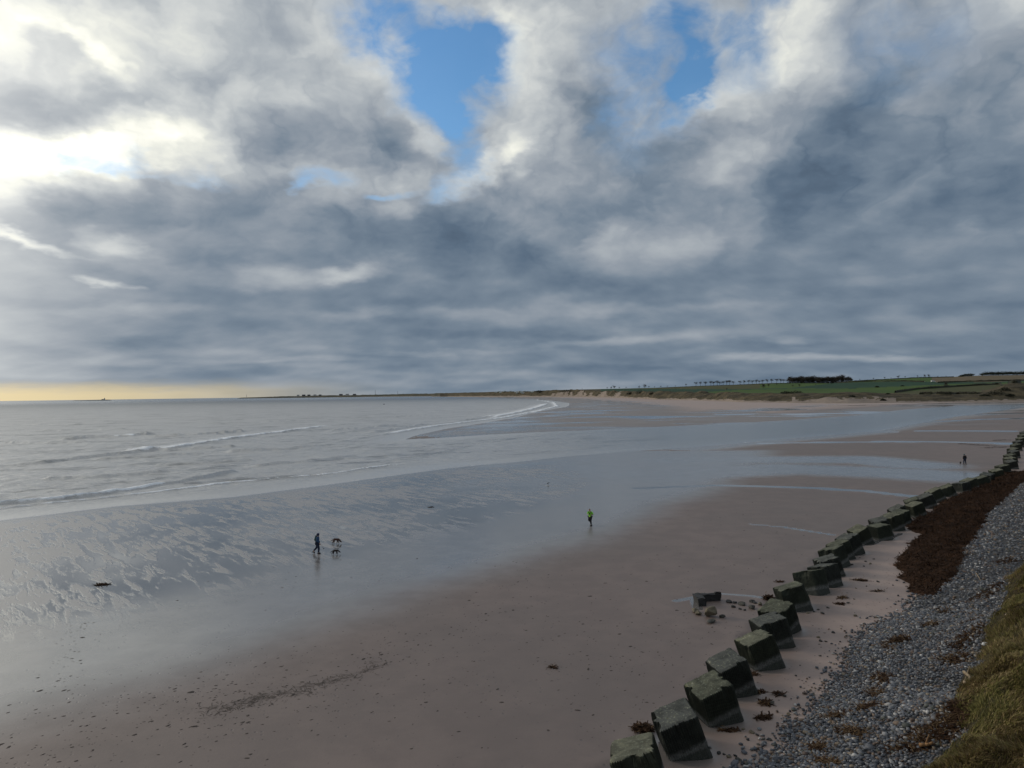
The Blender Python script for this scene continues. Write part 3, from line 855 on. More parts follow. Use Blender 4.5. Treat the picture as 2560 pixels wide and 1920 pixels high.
def land_at(u, v):
    """place on the hill seen at a pixel: march along the sight line"""
    d = pix_dir(u, v)
    f = float(interp(u, FOOT_Y)); rr_ = float(interp(u, RIDGE_Y))
    ys = np.linspace(f + 2, rr_ * 1.02, 700)
    zl = land_z(np.full(700, float(u)), ys)
    hit = np.nonzero(zl >= CAM_H + d.z * ys / d.y)[0]
    k = int(hit[0]) if len(hit) else 686
    return d.x * ys[k] / d.y, float(ys[k]), float(zl[k])

def hill_z(x, y):
    u = 1280 + FPX * x / y
    return float(land_z(np.array(u), np.array(float(y))))

# sheet of ground behind the ridge so that the land reaches the horizon
bx = [(-900, 8200, 4), (-400, 6000, 6), (900, 5200, 12), (3200, 3600, 14), (6000, 3000, 14), (40000, 3000, 14), (40000, 60000, 10), (-900, 60000, 10)]
bmh = bmesh.new()
bmh.faces.new([bmh.verts.new(p) for p in bx])
inland = tag(bm_obj('inland_plain', bmh, m_olive), kind='structure')

# ------------------------------------------------------------------ the low coast across the bay, and the island
def ridge_strip(name, prof, base_y, depth, mat):
    """a long low headland: profile (pixel column, height in m), at real distance, with a sloping front and a back"""
    ucol = np.linspace(prof[0][0], prof[-1][0], 140)
    h = np.interp(ucol, *zip(*[(p[0], p[1]) for p in prof]))
    y0 = np.interp(ucol, *zip(*base_y))
    taper = sstep(ucol, prof[0][0], prof[0][0] + 6) * sstep(-ucol, -prof[-1][0], -prof[-1][0] + 3)
    vs, secs = [], [(0, -1.0), (depth * 0.04, 0.45), (depth * 0.12, 0.75), (depth * 0.5, 1.0), (depth, 0.9), (depth * 1.4, -0.2)]
    for k, (dy, hh) in enumerate(secs):
        y = y0 + dy
        z = h * hh * (0.85 + 0.3 * VN.fbm(ucol / 5.0, ucol * 0 + k, 3)) * (taper if hh > 0 else 1)
        vs.append(np.stack([(ucol - 1280) / FPX * y0 * (1 + dy / y0 * 0.9), y, np.maximum(z, -1)], 1))
    n = len(ucol)
    V = np.concatenate(vs)
    i = np.arange((len(secs) - 1) * (n - 1))
    r_, c_ = i // (n - 1), i % (n - 1)
    a_ = r_ * n + c_
    return mesh_np(name, V, np.stack([a_, a_ + 1, a_ + n + 1, a_ + n], 1), [mat])
m_coast = field_mat('far_coast', (0.035, 0.040, 0.030), (0.085, 0.075, 0.050), 0.006)
COAST_Y = [(590, 9800), (800, 9200), (950, 8200), (1080, 6800), (1200, 5200), (1280, 4700)]
coast = ridge_strip('far_headland', [(592, 9), (600, 13), (640, 15), (700, 22), (760, 24), (800, 28), (880, 25), (940, 27), (1000, 28), (1060, 28), (1110, 30), (1160, 30), (1215, 26), (1270, 20)], COAST_Y, 700, m_coast)
tag(coast, kind='structure')
fb = ridge_strip('far_beach', [(900, 3.0), (960, 3.5), (1080, 3.5), (1200, 3.0), (1236, 2.5)], [(u, y - 120) for u, y in COAST_Y], 260, m_slip)
tag(fb, kind='structure')
m_isle = field_mat('island_turf', (0.05, 0.055, 0.045), (0.08, 0.08, 0.06), 0.02)
isle = ridge_strip('island', [(180, 4), (200, 5), (240, 8), (258, 10), (270, 9), (278, 3)], [(100, 9000), (400, 9000)], 160, m_isle)
tag(isle, kind='structure')

def box(bm, x0, x1, y0, y1, z0, z1):
    vs = [bm.verts.new(p) for p in ((x0, y0, z0), (x1, y0, z0), (x1, y1, z0), (x0, y1, z0), (x0, y0, z1), (x1, y0, z1), (x1, y1, z1), (x0, y1, z1))]
    for q in ((0, 3, 2, 1), (4, 5, 6, 7), (0, 1, 5, 4), (1, 2, 6, 5), (2, 3, 7, 6), (3, 0, 4, 7)):
        bm.faces.new([vs[k] for k in q])
def lathe(bm, prof, seg=12, c=(0, 0)):
    rings = []
    for r_, z in prof:
        rings.append([bm.verts.new((c[0] + r_ * math.cos(2 * math.pi * k / seg), c[1] + r_ * math.sin(2 * math.pi * k / seg), z)) for k in range(seg)])
    for p, q in zip(rings[:-1], rings[1:]):
        for k in range(seg):
            bm.faces.new((p[k], p[(k + 1) % seg], q[(k + 1) % seg], q[k]))
    bm.faces.new(rings[0][::-1]); bm.faces.new(rings[-1])
m_white = simple('white_paint', (0.62, 0.62, 0.60), 0.7, 0.08, 0.5)
m_slate = simple('slate', (0.09, 0.09, 0.10), 0.7, 0.2, 0.5)
m_glass = simple('lantern_glass', (0.05, 0.06, 0.07), 0.15, 0.1, 0.5)
def house(name, loc, w, d_, h, rz, wall, roof, label, cat, group=None):
    t = empty(name, loc, rz)
    tag(t, label, cat, group)
    bm = bmesh.new(); box(bm, -w / 2, w / 2, -d_ / 2, d_ / 2, -3, h)
    bm_obj('wall', bm, wall, t)
    bm = bmesh.new()
    e = 0.4
    pts = [(-w / 2 - e, -d_ / 2 - e, h), (w / 2 + e, -d_ / 2 - e, h), (w / 2 + e, d_ / 2 + e, h), (-w / 2 - e, d_ / 2 + e, h), (-w / 2 - e, 0, h + d_ * 0.4), (w / 2 + e, 0, h + d_ * 0.4)]
    vs = [bm.verts.new(p) for p in pts]
    for q in ((0, 1, 5, 4), (2, 3, 4, 5), (0, 4, 3), (1, 2, 5), (3, 2, 1, 0)):
        bm.faces.new([vs[k] for k in q])
    rf = bm_obj('roof', bm, roof, t)
    bm = bmesh.new(); box(bm, w * 0.3, w * 0.3 + 0.8, -0.4, 0.4, h + d_ * 0.25, h + d_ * 0.4 + 1.2)
    bm_obj('chimney', bm, wall, rf)
    return t
ix, iy = (261 - 1280) / FPX * 9040, 9040.0
lt = empty('lighthouse', (ix, iy, 8))
tag(lt, 'pale square lighthouse tower on the low island at the horizon', 'lighthouse')
bm = bmesh.new(); box(bm, -5, 5, -5, 5, -4, 17); box(bm, -6, 6, -6, 6, 17, 18.2)
bm_obj('tower', bm, m_white, lt)
bm = bmesh.new(); lathe(bm, [(3.2, 18.2), (3.2, 22), (3.4, 22.4), (0.3, 25)], 10)
bm_obj('lantern', bm, m_glass, lt)
house('keepers_cottage', (ix - 22, iy, 7), 26, 12, 6, 0, m_white, m_slate, 'low keeper\'s cottage left of the lighthouse tower on the island', 'house')
m_masts = simple('mast_steel', (0.12, 0.13, 0.14), 0.6, 0.1, 1)
for (u, hgt, lab) in [(616, 34, 'thin mast near the tip of the far low headland'), (938, 62, 'tall thin mast on the far coast above its pale beach'), (994, 40, 'short thin mast on the far coast right of the tall one')]:
    y = float(np.interp(u, *zip(*COAST_Y))) + 300
    t = empty('radio_mast', ((u - 1280) / FPX * y, y, 22))
    tag(t, lab, 'mast', 'masts on the far coast')
    bm = bmesh.new(); lathe(bm, [(2.4, -6), (1.6, hgt * 0.6), (1.0, hgt)], 6)
    bm_obj('pole', bm, m_masts, t)
    bm = bmesh.new(); box(bm, -3.2, 3.2, -1, 1, hgt * 0.8, hgt * 0.8 + 1.5)
    bm_obj('aerial', bm, m_masts, t)
town = [(745, 'first'), (759, 'second'), (772, 'third'), (787, 'fourth'), (800, 'fifth'), (852, 'sixth'), (868, 'seventh'), (886, 'eighth')]
for k, (u, w_) in enumerate(town):
    y = float(np.interp(u, *zip(*COAST_Y))) + 220
    house('town_house', ((u - 1280) / FPX * y, y, 20 + (k * 7 % 4)), 30 + (k * 11 % 14), 18, 11 + (k * 5 % 5), 0.1 * (k % 3), m_white if k % 3 == 0 else m_slate, m_slate,
          'tiny town house on the far headland, %s from its seaward tip' % w_, 'house', 'town houses on the far headland')

# ------------------------------------------------------------------ trees on the ridge, hedges, scrub
m_bark = simple('bark', (0.035, 0.028, 0.022), 0.9, 0.25, 3.0)
m_twig = simple('winter_twigs', (0.046, 0.039, 0.031), 0.95, 0.35, 0.6)
m_ever = simple('evergreen_leaves', (0.016, 0.024, 0.014), 0.9, 0.4, 0.6)
m_gorse = simple('gorse', (0.022, 0.024, 0.013), 0.95, 0.45, 0.5)

def rand_tris(centres, size, rng):
    """loose little leaf or twig faces about the given points"""
    n = len(centres)
    a = rng.normal(size=(n, 3)); a /= np.linalg.norm(a, axis=1)[:, None]
    b_ = rng.normal(size=(n, 3)); b_ -= (a * b_).sum(1)[:, None] * a; b_ /= np.linalg.norm(b_, axis=1)[:, None]
    s_ = size * rng.uniform(0.6, 1.4, (n, 1))
    p0, p1, p2 = centres + a * s_, centres - a * s_ * 0.6 + b_ * s_ * 0.7, centres - a * s_ * 0.6 - b_ * s_ * 0.7
    V = np.stack([p0, p1, p2], 1).reshape(-1, 3)
    return V, np.arange(n * 3).reshape(-1, 3)

def limb(bm, p, q, r0, r1, seg=5):
    p, q = Vector(p), Vector(q)
    ax = (q - p).normalized()
    s_ = ax.orthogonal().normalized()
    t_ = ax.cross(s_)
    R0 = [bm.verts.new(p + (s_ * math.cos(2 * math.pi * k / seg) + t_ * math.sin(2 * math.pi * k / seg)) * r0) for k in range(seg)]
    R1 = [bm.verts.new(q + (s_ * math.cos(2 * math.pi * k / seg) + t_ * math.sin(2 * math.pi * k / seg)) * r1) for k in range(seg)]
    for k in range(seg):
        bm.faces.new((R0[k], R0[(k + 1) % seg], R1[(k + 1) % seg], R1[k]))

def tree_proto(seed, h, crown_w, crown_from, lean, n, flat=1.0, twig=m_twig, size=0.34, under=False):
    rng = np.random.default_rng(seed)
    t = empty('ridge_tree')
    bm = bmesh.new()
    top = Vector((lean * h, 0, h * 0.72))
    limb(bm, (0, 0, -1.5), (lean * h * 0.3, 0, h * crown_from), 0.040 * h, 0.030 * h, 6)
    limb(bm, (lean * h * 0.3, 0, h * crown_from), top, 0.030 * h, 0.012 * h, 6)
    ends = [np.array(top)]
    for k in range(9):
        z0 = h * (crown_from + (0.70 - crown_from) * rng.random())
        an = rng.uniform(0, 6.28)
        L = crown_w * h * rng.uniform(0.5, 0.95)
        st = Vector((lean * z0, 0, z0))
        en = st + Vector((math.cos(an) * L + lean * L, math.sin(an) * L, h * rng.uniform(0.10, 0.28) * flat))
        limb(bm, st, en, 0.012 * h, 0.004 * h, 4)
        ends.append(np.array(en))
    bm_obj('trunk', bm, m_bark, t)
    cs = []
    for e in ends:
        k = n // len(ends)
        d_ = rng.normal(size=(k, 3)) * np.array([0.13, 0.13, 0.085 * flat]) * h
        cs.append(e + d_)
    if under:                                         # low twigs and undergrowth round the trunk
        k = n // 2
        cs.append(np.stack([rng.normal(0, 0.15 * h, k), rng.normal(0, 0.15 * h, k), rng.uniform(0.0, 0.6, k) * h], 1))
    C_ = np.concatenate(cs)
    C_ = C_[C_[:, 2] > (0.0 if under else h * crown_from * 0.9)]
    V, F = rand_tris(C_, size, rng)
    mesh_np('crown', V, F, [twig], smooth=False, parent=t)
    return t

def copy_tree(o, loc, rz, sc, label, cat, group, name=None):
    c = o.copy()
    COL.objects.link(c)
    if name: c.name = name
    c.location = loc
    c.rotation_euler = (0, 0, rz)
    c.scale = (sc, sc, sc)
    tag(c, label, cat, group)
    for ch in o.children:
        k = ch.copy(); COL.objects.link(k); k.parent = c
    return c

protos = [tree_proto(21, 10.0, 0.26, 0.42, 0.06, 420, 0.7), tree_proto(22, 10.0, 0.30, 0.36, 0.03, 460, 0.8), tree_proto(23, 10.0, 0.24, 0.30, 0.0, 460, 1.1),
          tree_proto(24, 10.0, 0.34, 0.20, 0.02, 700, 1.0), tree_proto(25, 10.0, 0.30, 0.12, 0.0, 900, 1.3, size=0.42, under=True)]
first_used = [False] * len(protos)
ORD = ['first', 'second', 'third', 'fourth', 'fifth', 'sixth', 'seventh', 'eighth', 'ninth', 'tenth', 'eleventh', 'twelfth', 'thirteenth', 'fourteenth', 'fifteenth', 'sixteenth', 'seventeenth', 'eighteenth', 'nineteenth', 'twentieth',
       'twenty-first', 'twenty-second', 'twenty-third', 'twenty-fourth', 'twenty-fifth', 'twenty-sixth', 'twenty-seventh', 'twenty-eighth', 'twenty-ninth', 'thirtieth', 'thirty-first', 'thirty-second', 'thirty-third', 'thirty-fourth',
       'thirty-fifth', 'thirty-sixth', 'thirty-seventh', 'thirty-eighth', 'thirty-ninth', 'fortieth', 'forty-first']
def plant_tree(u, v, hpx, k, label, group, on_ridge=False, back=0.0):
    if on_ridge:
        y = float(interp(u, RIDGE_Y)) + back
        x = (u - 1280) / FPX * y
        z = float(land_z(np.array(float(u)), np.array(y)))
    else:
        x, y, z = land_at(u, v)
    h = hpx * y / FPX
    o = protos[k]
    if not first_used[k]:
        first_used[k] = True
        o.location = (x, y, z); o.rotation_euler = (0, 0, random.uniform(0, 6.28)); o.scale = (h / 10,) * 3
        tag(o, label, 'tree', group)
        return o
    return copy_tree(o, (x, y, z - 0.2), random.uniform(0, 6.28), h / 10, label, 'tree', group)

ROW_A = [1715, 1740, 1751, 1764, 1777, 1784, 1793, 1799, 1808, 1817, 1824, 1833]
for i_, u in enumerate(ROW_A):
    plant_tree(u, 0, (8 if i_ == 0 else 13.0) + random.uniform(-2, 1.5), i_ % 2, 'bare flat-topped tree, %s from the left in the ridge row left of the wood' % ORD[i_], 'row of trees along the ridge', True, random.uniform(-20, 10))
ROW_B = [1850, 1860, 1872, 1881, 1891, 1898, 1907, 1918, 1929, 1942, 1952, 1959, 1968]
for i_, u in enumerate(ROW_B):
    plant_tree(u, 0, 10.8 + random.uniform(-2, 1.5) + (2 if u in (1907, 1942) else 0), (i_ + 1) % 3, 'small bare tree, %s from the gap in the ridge row towards the wood' % ORD[i_], 'small trees between the row and the wood', True, random.uniform(-20, 10))
WOOD = list(range(1976, 2136, 6))
for i_, u in enumerate(WOOD):
    hp = 19.5 if u < 2105 else np.interp(u, [2105, 2136], [17, 8])
    plant_tree(u + random.uniform(-2, 2), 0, hp + random.uniform(-3.5, 1.5), 4, 'tall bare tree, %s from the left in the ridge-top wood' % ORD[i_], 'trees of the ridge-top wood', True, random.uniform(-25, 15))
for i_, (u, hp) in enumerate([(2150, 4), (2184, 5), (2212, 6), (2228, 3.5), (2246, 7.5), (2263, 5), (2294, 5.5), (2312, 7.5), (2322, 8), (2345, 3.5), (2365, 3.5)]):
    plant_tree(u, 0, hp, 3 if hp > 6 else 2, 'little round tree, %s along the skyline right of the ridge-top wood' % ORD[i_], 'little trees on the skyline', True, 0)
for i_, (u, hp) in enumerate([(1455, 3), (1518, 5), (1528, 6), (1535, 8.5), (1548, 5), (1565, 4.5), (1598, 6), (1612, 10), (1622, 5), (1636, 4), (1652, 5), (1668, 4.5), (1688, 4)]):
    plant_tree(u, 0, hp, 3 if hp > 5.5 else 1, 'small dark tree, %s from the left on the low skyline above the dune slips' % ORD[i_], 'trees on the low skyline', True, 0)
for (u, v, hp, k, lab) in [(2366, 967, 13, 3, 'lone bare tree standing on the long hedge in the green fields'), (1908, 971, 13, 3, 'broad bare tree in the field below the small ridge trees'),
                           (1922, 968, 9, 2, 'narrow bare tree just right of the broad field tree'), (1817, 976, 6, 2, 'squat dark tree at the top edge of the dark green crop'),
                           (1982, 968, 7, 1, 'thin bare tree in the pasture below the wood, left of its neighbour'), (1998, 968, 8, 2, 'bare tree in the pasture below the wood, right of its thin neighbour'),
                           (2040, 963, 4, 2, 'small dark bush-like tree below the right half of the wood'), (1942, 963, 5, 2, 'small round tree above the pasture, left under the wood')]:
    plant_tree(u, v, hp, k, lab, 'trees in the fields')

def shrub(name, loc, wx_, wy_, h, n, seed, label, group, mat=m_gorse, size=0.5):
    rng = np.random.default_rng(seed)
    t = empty(name, loc)
    tag(t, label, 'bush', group)
    d_ = rng.normal(size=(n, 3)); d_ /= np.linalg.norm(d_, axis=1)[:, None]
    d_ *= rng.random((n, 1)) ** 0.35
    lump = 0.75 + 0.5 * VN.fbm(d_[:, 0] * 3 + seed, d_[:, 1] * 3, 3)
    C_ = d_ * np.array([wx_, wy_, h]) * lump[:, None]
    C_[:, 2] = np.abs(C_[:, 2])
    V, F = rand_tris(C_, size, rng)
    mesh_np('foliage', V, F, [mat], smooth=False, parent=t)
    bm = bmesh.new(); limb(bm, (0, 0, -1), (0.2, 0, h * 0.6), 0.12 * h, 0.05 * h); limb(bm, (0, 0, 0), (wx_ * 0.4, 0, h * 0.5), 0.07 * h, 0.03 * h)
    bm_obj('stem', bm, m_bark, t)
    return t
for i_, (u, v, wp, hp, lab) in enumerate([
        (1965, 983, 14, 6, 'long dark thicket at the foot of the dark crop, left part'), (1990, 983, 18, 6.5, 'long dark thicket at the foot of the dark crop, right part'),
        (1600, 984, 12, 9, 'dark bush on the dunes below the tallest skyline tree'), (1575, 986, 9, 6, 'smaller dark bush on the dunes left of the big dune bush'),
        (1630, 986, 8, 5, 'small dark bush on the dunes right of the big dune bush'), (2193, 968.5, 6, 4, 'round dark bush in the dark crop field'),
        (2256, 966, 5, 3, 'small dark bush left of the white vans'), (2490, 986, 22, 12, 'dark scrub climbing the left side of the brown hillock'),
        (2512, 976, 14, 9, 'dark scrub near the top of the brown hillock'), (2525, 990, 12, 6, 'low dark scrub at the foot of the brown hillock'),
        (2462, 990, 14, 4, 'low dark scrub left of the brown hillock'), (2440, 984, 20, 4, 'dark hedge-like scrub left of the hillock scrub'),
        (2400, 984.5, 20, 4, 'dark hedge-like scrub along the foot of the fields'), (2220, 985, 6, 2.5, 'tiny dark bush at the foot of the long hedge'),
        (2130, 992, 9, 4, 'dark tussock on the dune crest above the bare sand slope'), (2208, 1001, 8, 5, 'dark tussock half way down the dune by the river'),
        (1350, 981, 16, 5, 'dark scrub on the dune crest right of the caravans'), (1420, 979, 22, 5, 'dark scrub on the dune crest above the first sand slips')]):
    x, y, z = land_at(u, v)
    k = y / FPX
    shrub('scrub_bush', (x, y, z - 0.3), wp * k, wp * k * 0.8, hp * k, 420, 50 + i_, lab, 'scrub bushes on the far dunes and fields', size=0.45 * max(1, y / 1000))

# dark plantation woods on the far right skyline: a mass, not single trees
def wood_mass(name, u0, u1, hp, label, seed):
    rng = np.random.default_rng(seed)
    C_ = []
    for u in np.arange(u0, u1, 3.2):
        for bk in (0, 30, 65):
            uu = u + rng.uniform(-2, 2)
            y = float(interp(uu, RIDGE_Y)) - 25 + bk
            z = float(land_z(np.array(float(uu)), np.array(y)))
            h = hp * (0.75 + 0.4 * rng.random()) * y / FPX * float(sstep(uu, u0 - 4, u0 + 12) * 0.5 + 0.5)
            d_ = rng.normal(size=(110, 3)) * np.array([2.6, 2.6, h * 0.20]) + np.array([(uu - 1280) / FPX * y, y, z + h * 0.62])
            C_.append(d_[d_[:, 2] < z + h * 1.05])
    V, F = rand_tris(np.concatenate(C_), 0.62, rng)
    o = mesh_np(name, V, F, [m_ever], smooth=False)
    tag(o, label, 'wood', kind='stuff')
wood_mass('plantation_wood', 2455, 2640, 9.5, 'dark evergreen wood along the far right skyline', 71)
wood_mass('copse', 2402, 2434, 6.0, 'dark copse on the skyline left of the evergreen wood', 72)

def hedge(line, h, w, label, seed):
    """a field hedge: lumpy ridge of twiggy faces over a solid core"""
    rng = np.random.default_rng(seed)
    P = []
    us_ = np.linspace(line[0][0], line[-1][0], 60)
    vs_ = np.interp(us_, *zip(*line))
    P = np.array([land_at(u, v) for u, v in zip(us_, vs_)])
    # keep it continuous: smooth the depth along its run
    for _ in range(3):
        P[1:-1] = (P[:-2] + 2 * P[1:-1] + P[2:]) / 4
    for p in P:
        p[2] = hill_z(p[0], p[1])
    V, F = [], []
    C_ = []
    for k, p in enumerate(P):
        hh = h * (0.7 + 0.6 * VN.fbm(np.array(k * 0.35 + seed), np.array(0.0), 3))
        for (dy, dz) in ((-w, -0.5), (-w * 0.8, hh * 0.8), (0, hh), (w * 0.8, hh * 0.8), (w, -0.5)):
            V.append((p[0], p[1] + dy, p[2] + dz))
        if k:
            for j in range(4):
                a_ = (k - 1) * 5 + j
                F.append((a_, a_ + 1, a_ + 6, a_ + 5))
            q = P[k - 1]
            tt = rng.random((26, 1))
            base_ = q + (p - q) * tt
            C_.append(base_ + rng.normal(size=(26, 3)) * np.array([0.3, w * 0.6, hh * 0.25]) + np.array([0, 0, hh * 0.85]))
    t = empty('field_hedge', P[0])
    tag(t, label, 'hedge', 'hedges between the fields')
    V = np.array(V) - P[0]
    mesh_np('hedge_body', V, np.array(F), [m_gorse], parent=t)
    V2, F2 = rand_tris(np.concatenate(C_) - P[0], 0.45, rng)
    mesh_np('twigs', V2, F2, [m_twig], smooth=False, parent=t)
hedge([(2092, 957.5), (2180, 954), (2262, 953.5), (2310, 955.5)], 2.4, 1.4, 'straight dark hedge below the top pasture, ending at the white vans', 81)
hedge([(2345, 957), (2430, 954.5), (2560, 951.5), (2620, 950)], 2.4, 1.4, 'dark hedge along the brown slope on the far right', 82)
hedge([(2238, 982), (2290, 974), (2362, 968.5), (2460, 963), (2560, 957), (2620, 955)], 2.6, 1.5, 'long curving dark hedge that splits the lower green fields', 83)
hedge([(1640, 970.5), (1738, 966.2), (1835, 963.2), (1933, 958.8), (1976, 958.6)], 1.3, 1.0, 'low dark hedge under the ridge row of trees', 84)
hedge([(2134, 953), (2232, 948), (2297, 944.6), (2384, 943)], 1.6, 1.2, 'thin hedge along the skyline of the top pasture', 85)
hedge([(2300, 985.5), (2380, 985.5), (2440, 985)], 1.8, 1.3, 'low dark hedge at the foot of the olive field by the river', 86)

# white vans on the field track, caravans on the dunes
m_tyre = simple('tyre', (0.02, 0.02, 0.02), 0.9, 0.1, 2)
for (u, v, sc_, lab) in [(2308, 955.2, 1.0, 'small white van by the hedge end, left of the two'), (2333, 954.6, 1.5, 'larger white van by the hedge end, right of the two')]:
    x, y, z = land_at(u, v)
    t = empty('white_van', (x, y, z)); tag(t, lab, 'van', 'white vans in the fields')
    bm = bmesh.new()
    w_, h_ = 2.6 * sc_, 2.1 * sc_
    pr = [(-w_, 0.3), (w_, 0.3), (w_, h_ * 0.55), (w_ * 0.72, h_ * 0.62), (w_ * 0.45, h_), (-w_, h_)]
    A_ = [bm.verts.new((px, -0.9 * sc_, pz)) for px, pz in pr]; B_ = [bm.verts.new((px, 0.9 * sc_, pz)) for px, pz in pr]
    bm.faces.new(A_); bm.faces.new(B_[::-1])
    for k in range(6):
        bm.faces.new((A_[k], B_[k], B_[(k + 1) % 6], A_[(k + 1) % 6])[::-1])
    bm_obj('body', bm, m_white, t)
    for sx_ in (-0.6, 0.6):
        bm = bmesh.new(); limb(bm, (w_ * sx_, -1.0 * sc_, 0.4), (w_ * sx_, 1.0 * sc_, 0.4), 0.4, 0.4, 10)
        bm_obj('wheel', bm, m_tyre, t)
    bm = bmesh.new(); box(bm, w_ * 0.5, w_ * 0.62, -0.93 * sc_, 0.93 * sc_, h_ * 0.62, h_ * 0.85)
    bm_obj('window', bm, m_glass, t)
m_van = simple('caravan_panel', (0.42, 0.52, 0.52), 0.5, 0.1, 0.5)
CARS = [(1240, 981.5), (1248, 980), (1252, 982.5), (1262, 979.5), (1276, 979), (1290, 981), (1294, 983.5), (1299, 979.5), (1304, 982), (1308, 984.5), (1312, 979.8), (1326, 980), (1331, 981)]
for i_, (u, v) in enumerate(CARS):
    x, y, z = land_at(u, v)
    t = empty('caravan', (x, y, z), random.uniform(-0.4, 0.4)); tag(t, 'tiny pale caravan, %s from the left on the far dune slope' % ORD[i_], 'caravan', 'caravans on the far dunes')
    L = 6.5
    bm = bmesh.new(); box(bm, -L, L, -2, 2, 0.4, 3.4); bm_obj('body', bm, m_van, t)
    bm = bmesh.new()
    vs = [bm.verts.new(p) for p in ((-L - .2, -2.2, 3.4), (L + .2, -2.2, 3.4), (L + .2, 2.2, 3.4), (-L - .2, 2.2, 3.4), (-L - .2, 0, 4.3), (L + .2, 0, 4.3))]
    for q_ in ((0, 1, 5, 4), (2, 3, 4, 5), (0, 4, 3), (1, 2, 5), (3, 2, 1, 0)):
        bm.faces.new([vs[k] for k in q_])
    bm_obj('roof', bm, m_white, t)
    for wx0 in (-4, 1.5):
        bm = bmesh.new(); box(bm, wx0, wx0 + 2.4, -2.06, -1.9, 1.6, 2.8); bm_obj('window', bm, m_glass, t)

# ------------------------------------------------------------------ row of concrete cubes
def block_material(name, top, side):
    m, N, b = material(name, (0.1, 0.1, 0.1), 0.9, 0.25)
    tc = N.node('ShaderNodeTexCoord')
    oi = N.node('ShaderNodeObjectInfo')
    off = N.comb(N.math('MULTIPLY', oi.outputs['Random'], 37.0), N.math('MULTIPLY', oi.outputs['Random'], 91.0), 0.0)
    p = N.vmath('ADD', tc.outputs['Object'], off)
    ox, oy, oz = N.sep(tc.outputs['Object'])
    nz = N.sep(tc.outputs['Normal'])[2]
    n1 = N.noise(p, 1.6, 6, 0.65, 0.4)
    n2 = N.noise(p, 9.0, 5, 0.7)
    n3 = N.noise(p, 28.0, 3, 0.6)
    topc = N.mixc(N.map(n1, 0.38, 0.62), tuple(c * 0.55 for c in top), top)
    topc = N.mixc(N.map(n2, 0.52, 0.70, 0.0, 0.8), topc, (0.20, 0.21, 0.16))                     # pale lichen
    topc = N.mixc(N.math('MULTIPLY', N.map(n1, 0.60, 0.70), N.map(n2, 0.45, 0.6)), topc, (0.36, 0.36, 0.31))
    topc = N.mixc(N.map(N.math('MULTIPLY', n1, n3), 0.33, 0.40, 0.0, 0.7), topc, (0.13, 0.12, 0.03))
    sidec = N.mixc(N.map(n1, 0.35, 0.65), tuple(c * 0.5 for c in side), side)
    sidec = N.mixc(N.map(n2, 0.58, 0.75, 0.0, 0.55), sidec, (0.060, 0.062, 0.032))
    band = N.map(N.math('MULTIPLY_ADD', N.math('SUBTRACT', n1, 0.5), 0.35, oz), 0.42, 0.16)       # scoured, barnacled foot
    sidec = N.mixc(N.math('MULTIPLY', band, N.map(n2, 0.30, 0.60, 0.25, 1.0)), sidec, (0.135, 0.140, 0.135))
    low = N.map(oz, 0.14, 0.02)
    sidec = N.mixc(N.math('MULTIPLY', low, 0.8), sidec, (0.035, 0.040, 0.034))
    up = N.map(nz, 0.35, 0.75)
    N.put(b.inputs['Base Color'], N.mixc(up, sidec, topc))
    N.put(b.inputs['Roughness'], N.mixf(up, 0.75, 0.95))
    bump(N, b, N.math('ADD', N.math('MULTIPLY', n2, 0.6), N.math('MULTIPLY', n3, 0.4)), 0.55, 0.03)
    return m
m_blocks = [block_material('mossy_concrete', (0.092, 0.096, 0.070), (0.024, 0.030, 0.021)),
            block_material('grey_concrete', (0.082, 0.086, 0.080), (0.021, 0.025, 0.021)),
            block_material('lichen_concrete', (0.125, 0.126, 0.092), (0.026, 0.031, 0.020))]

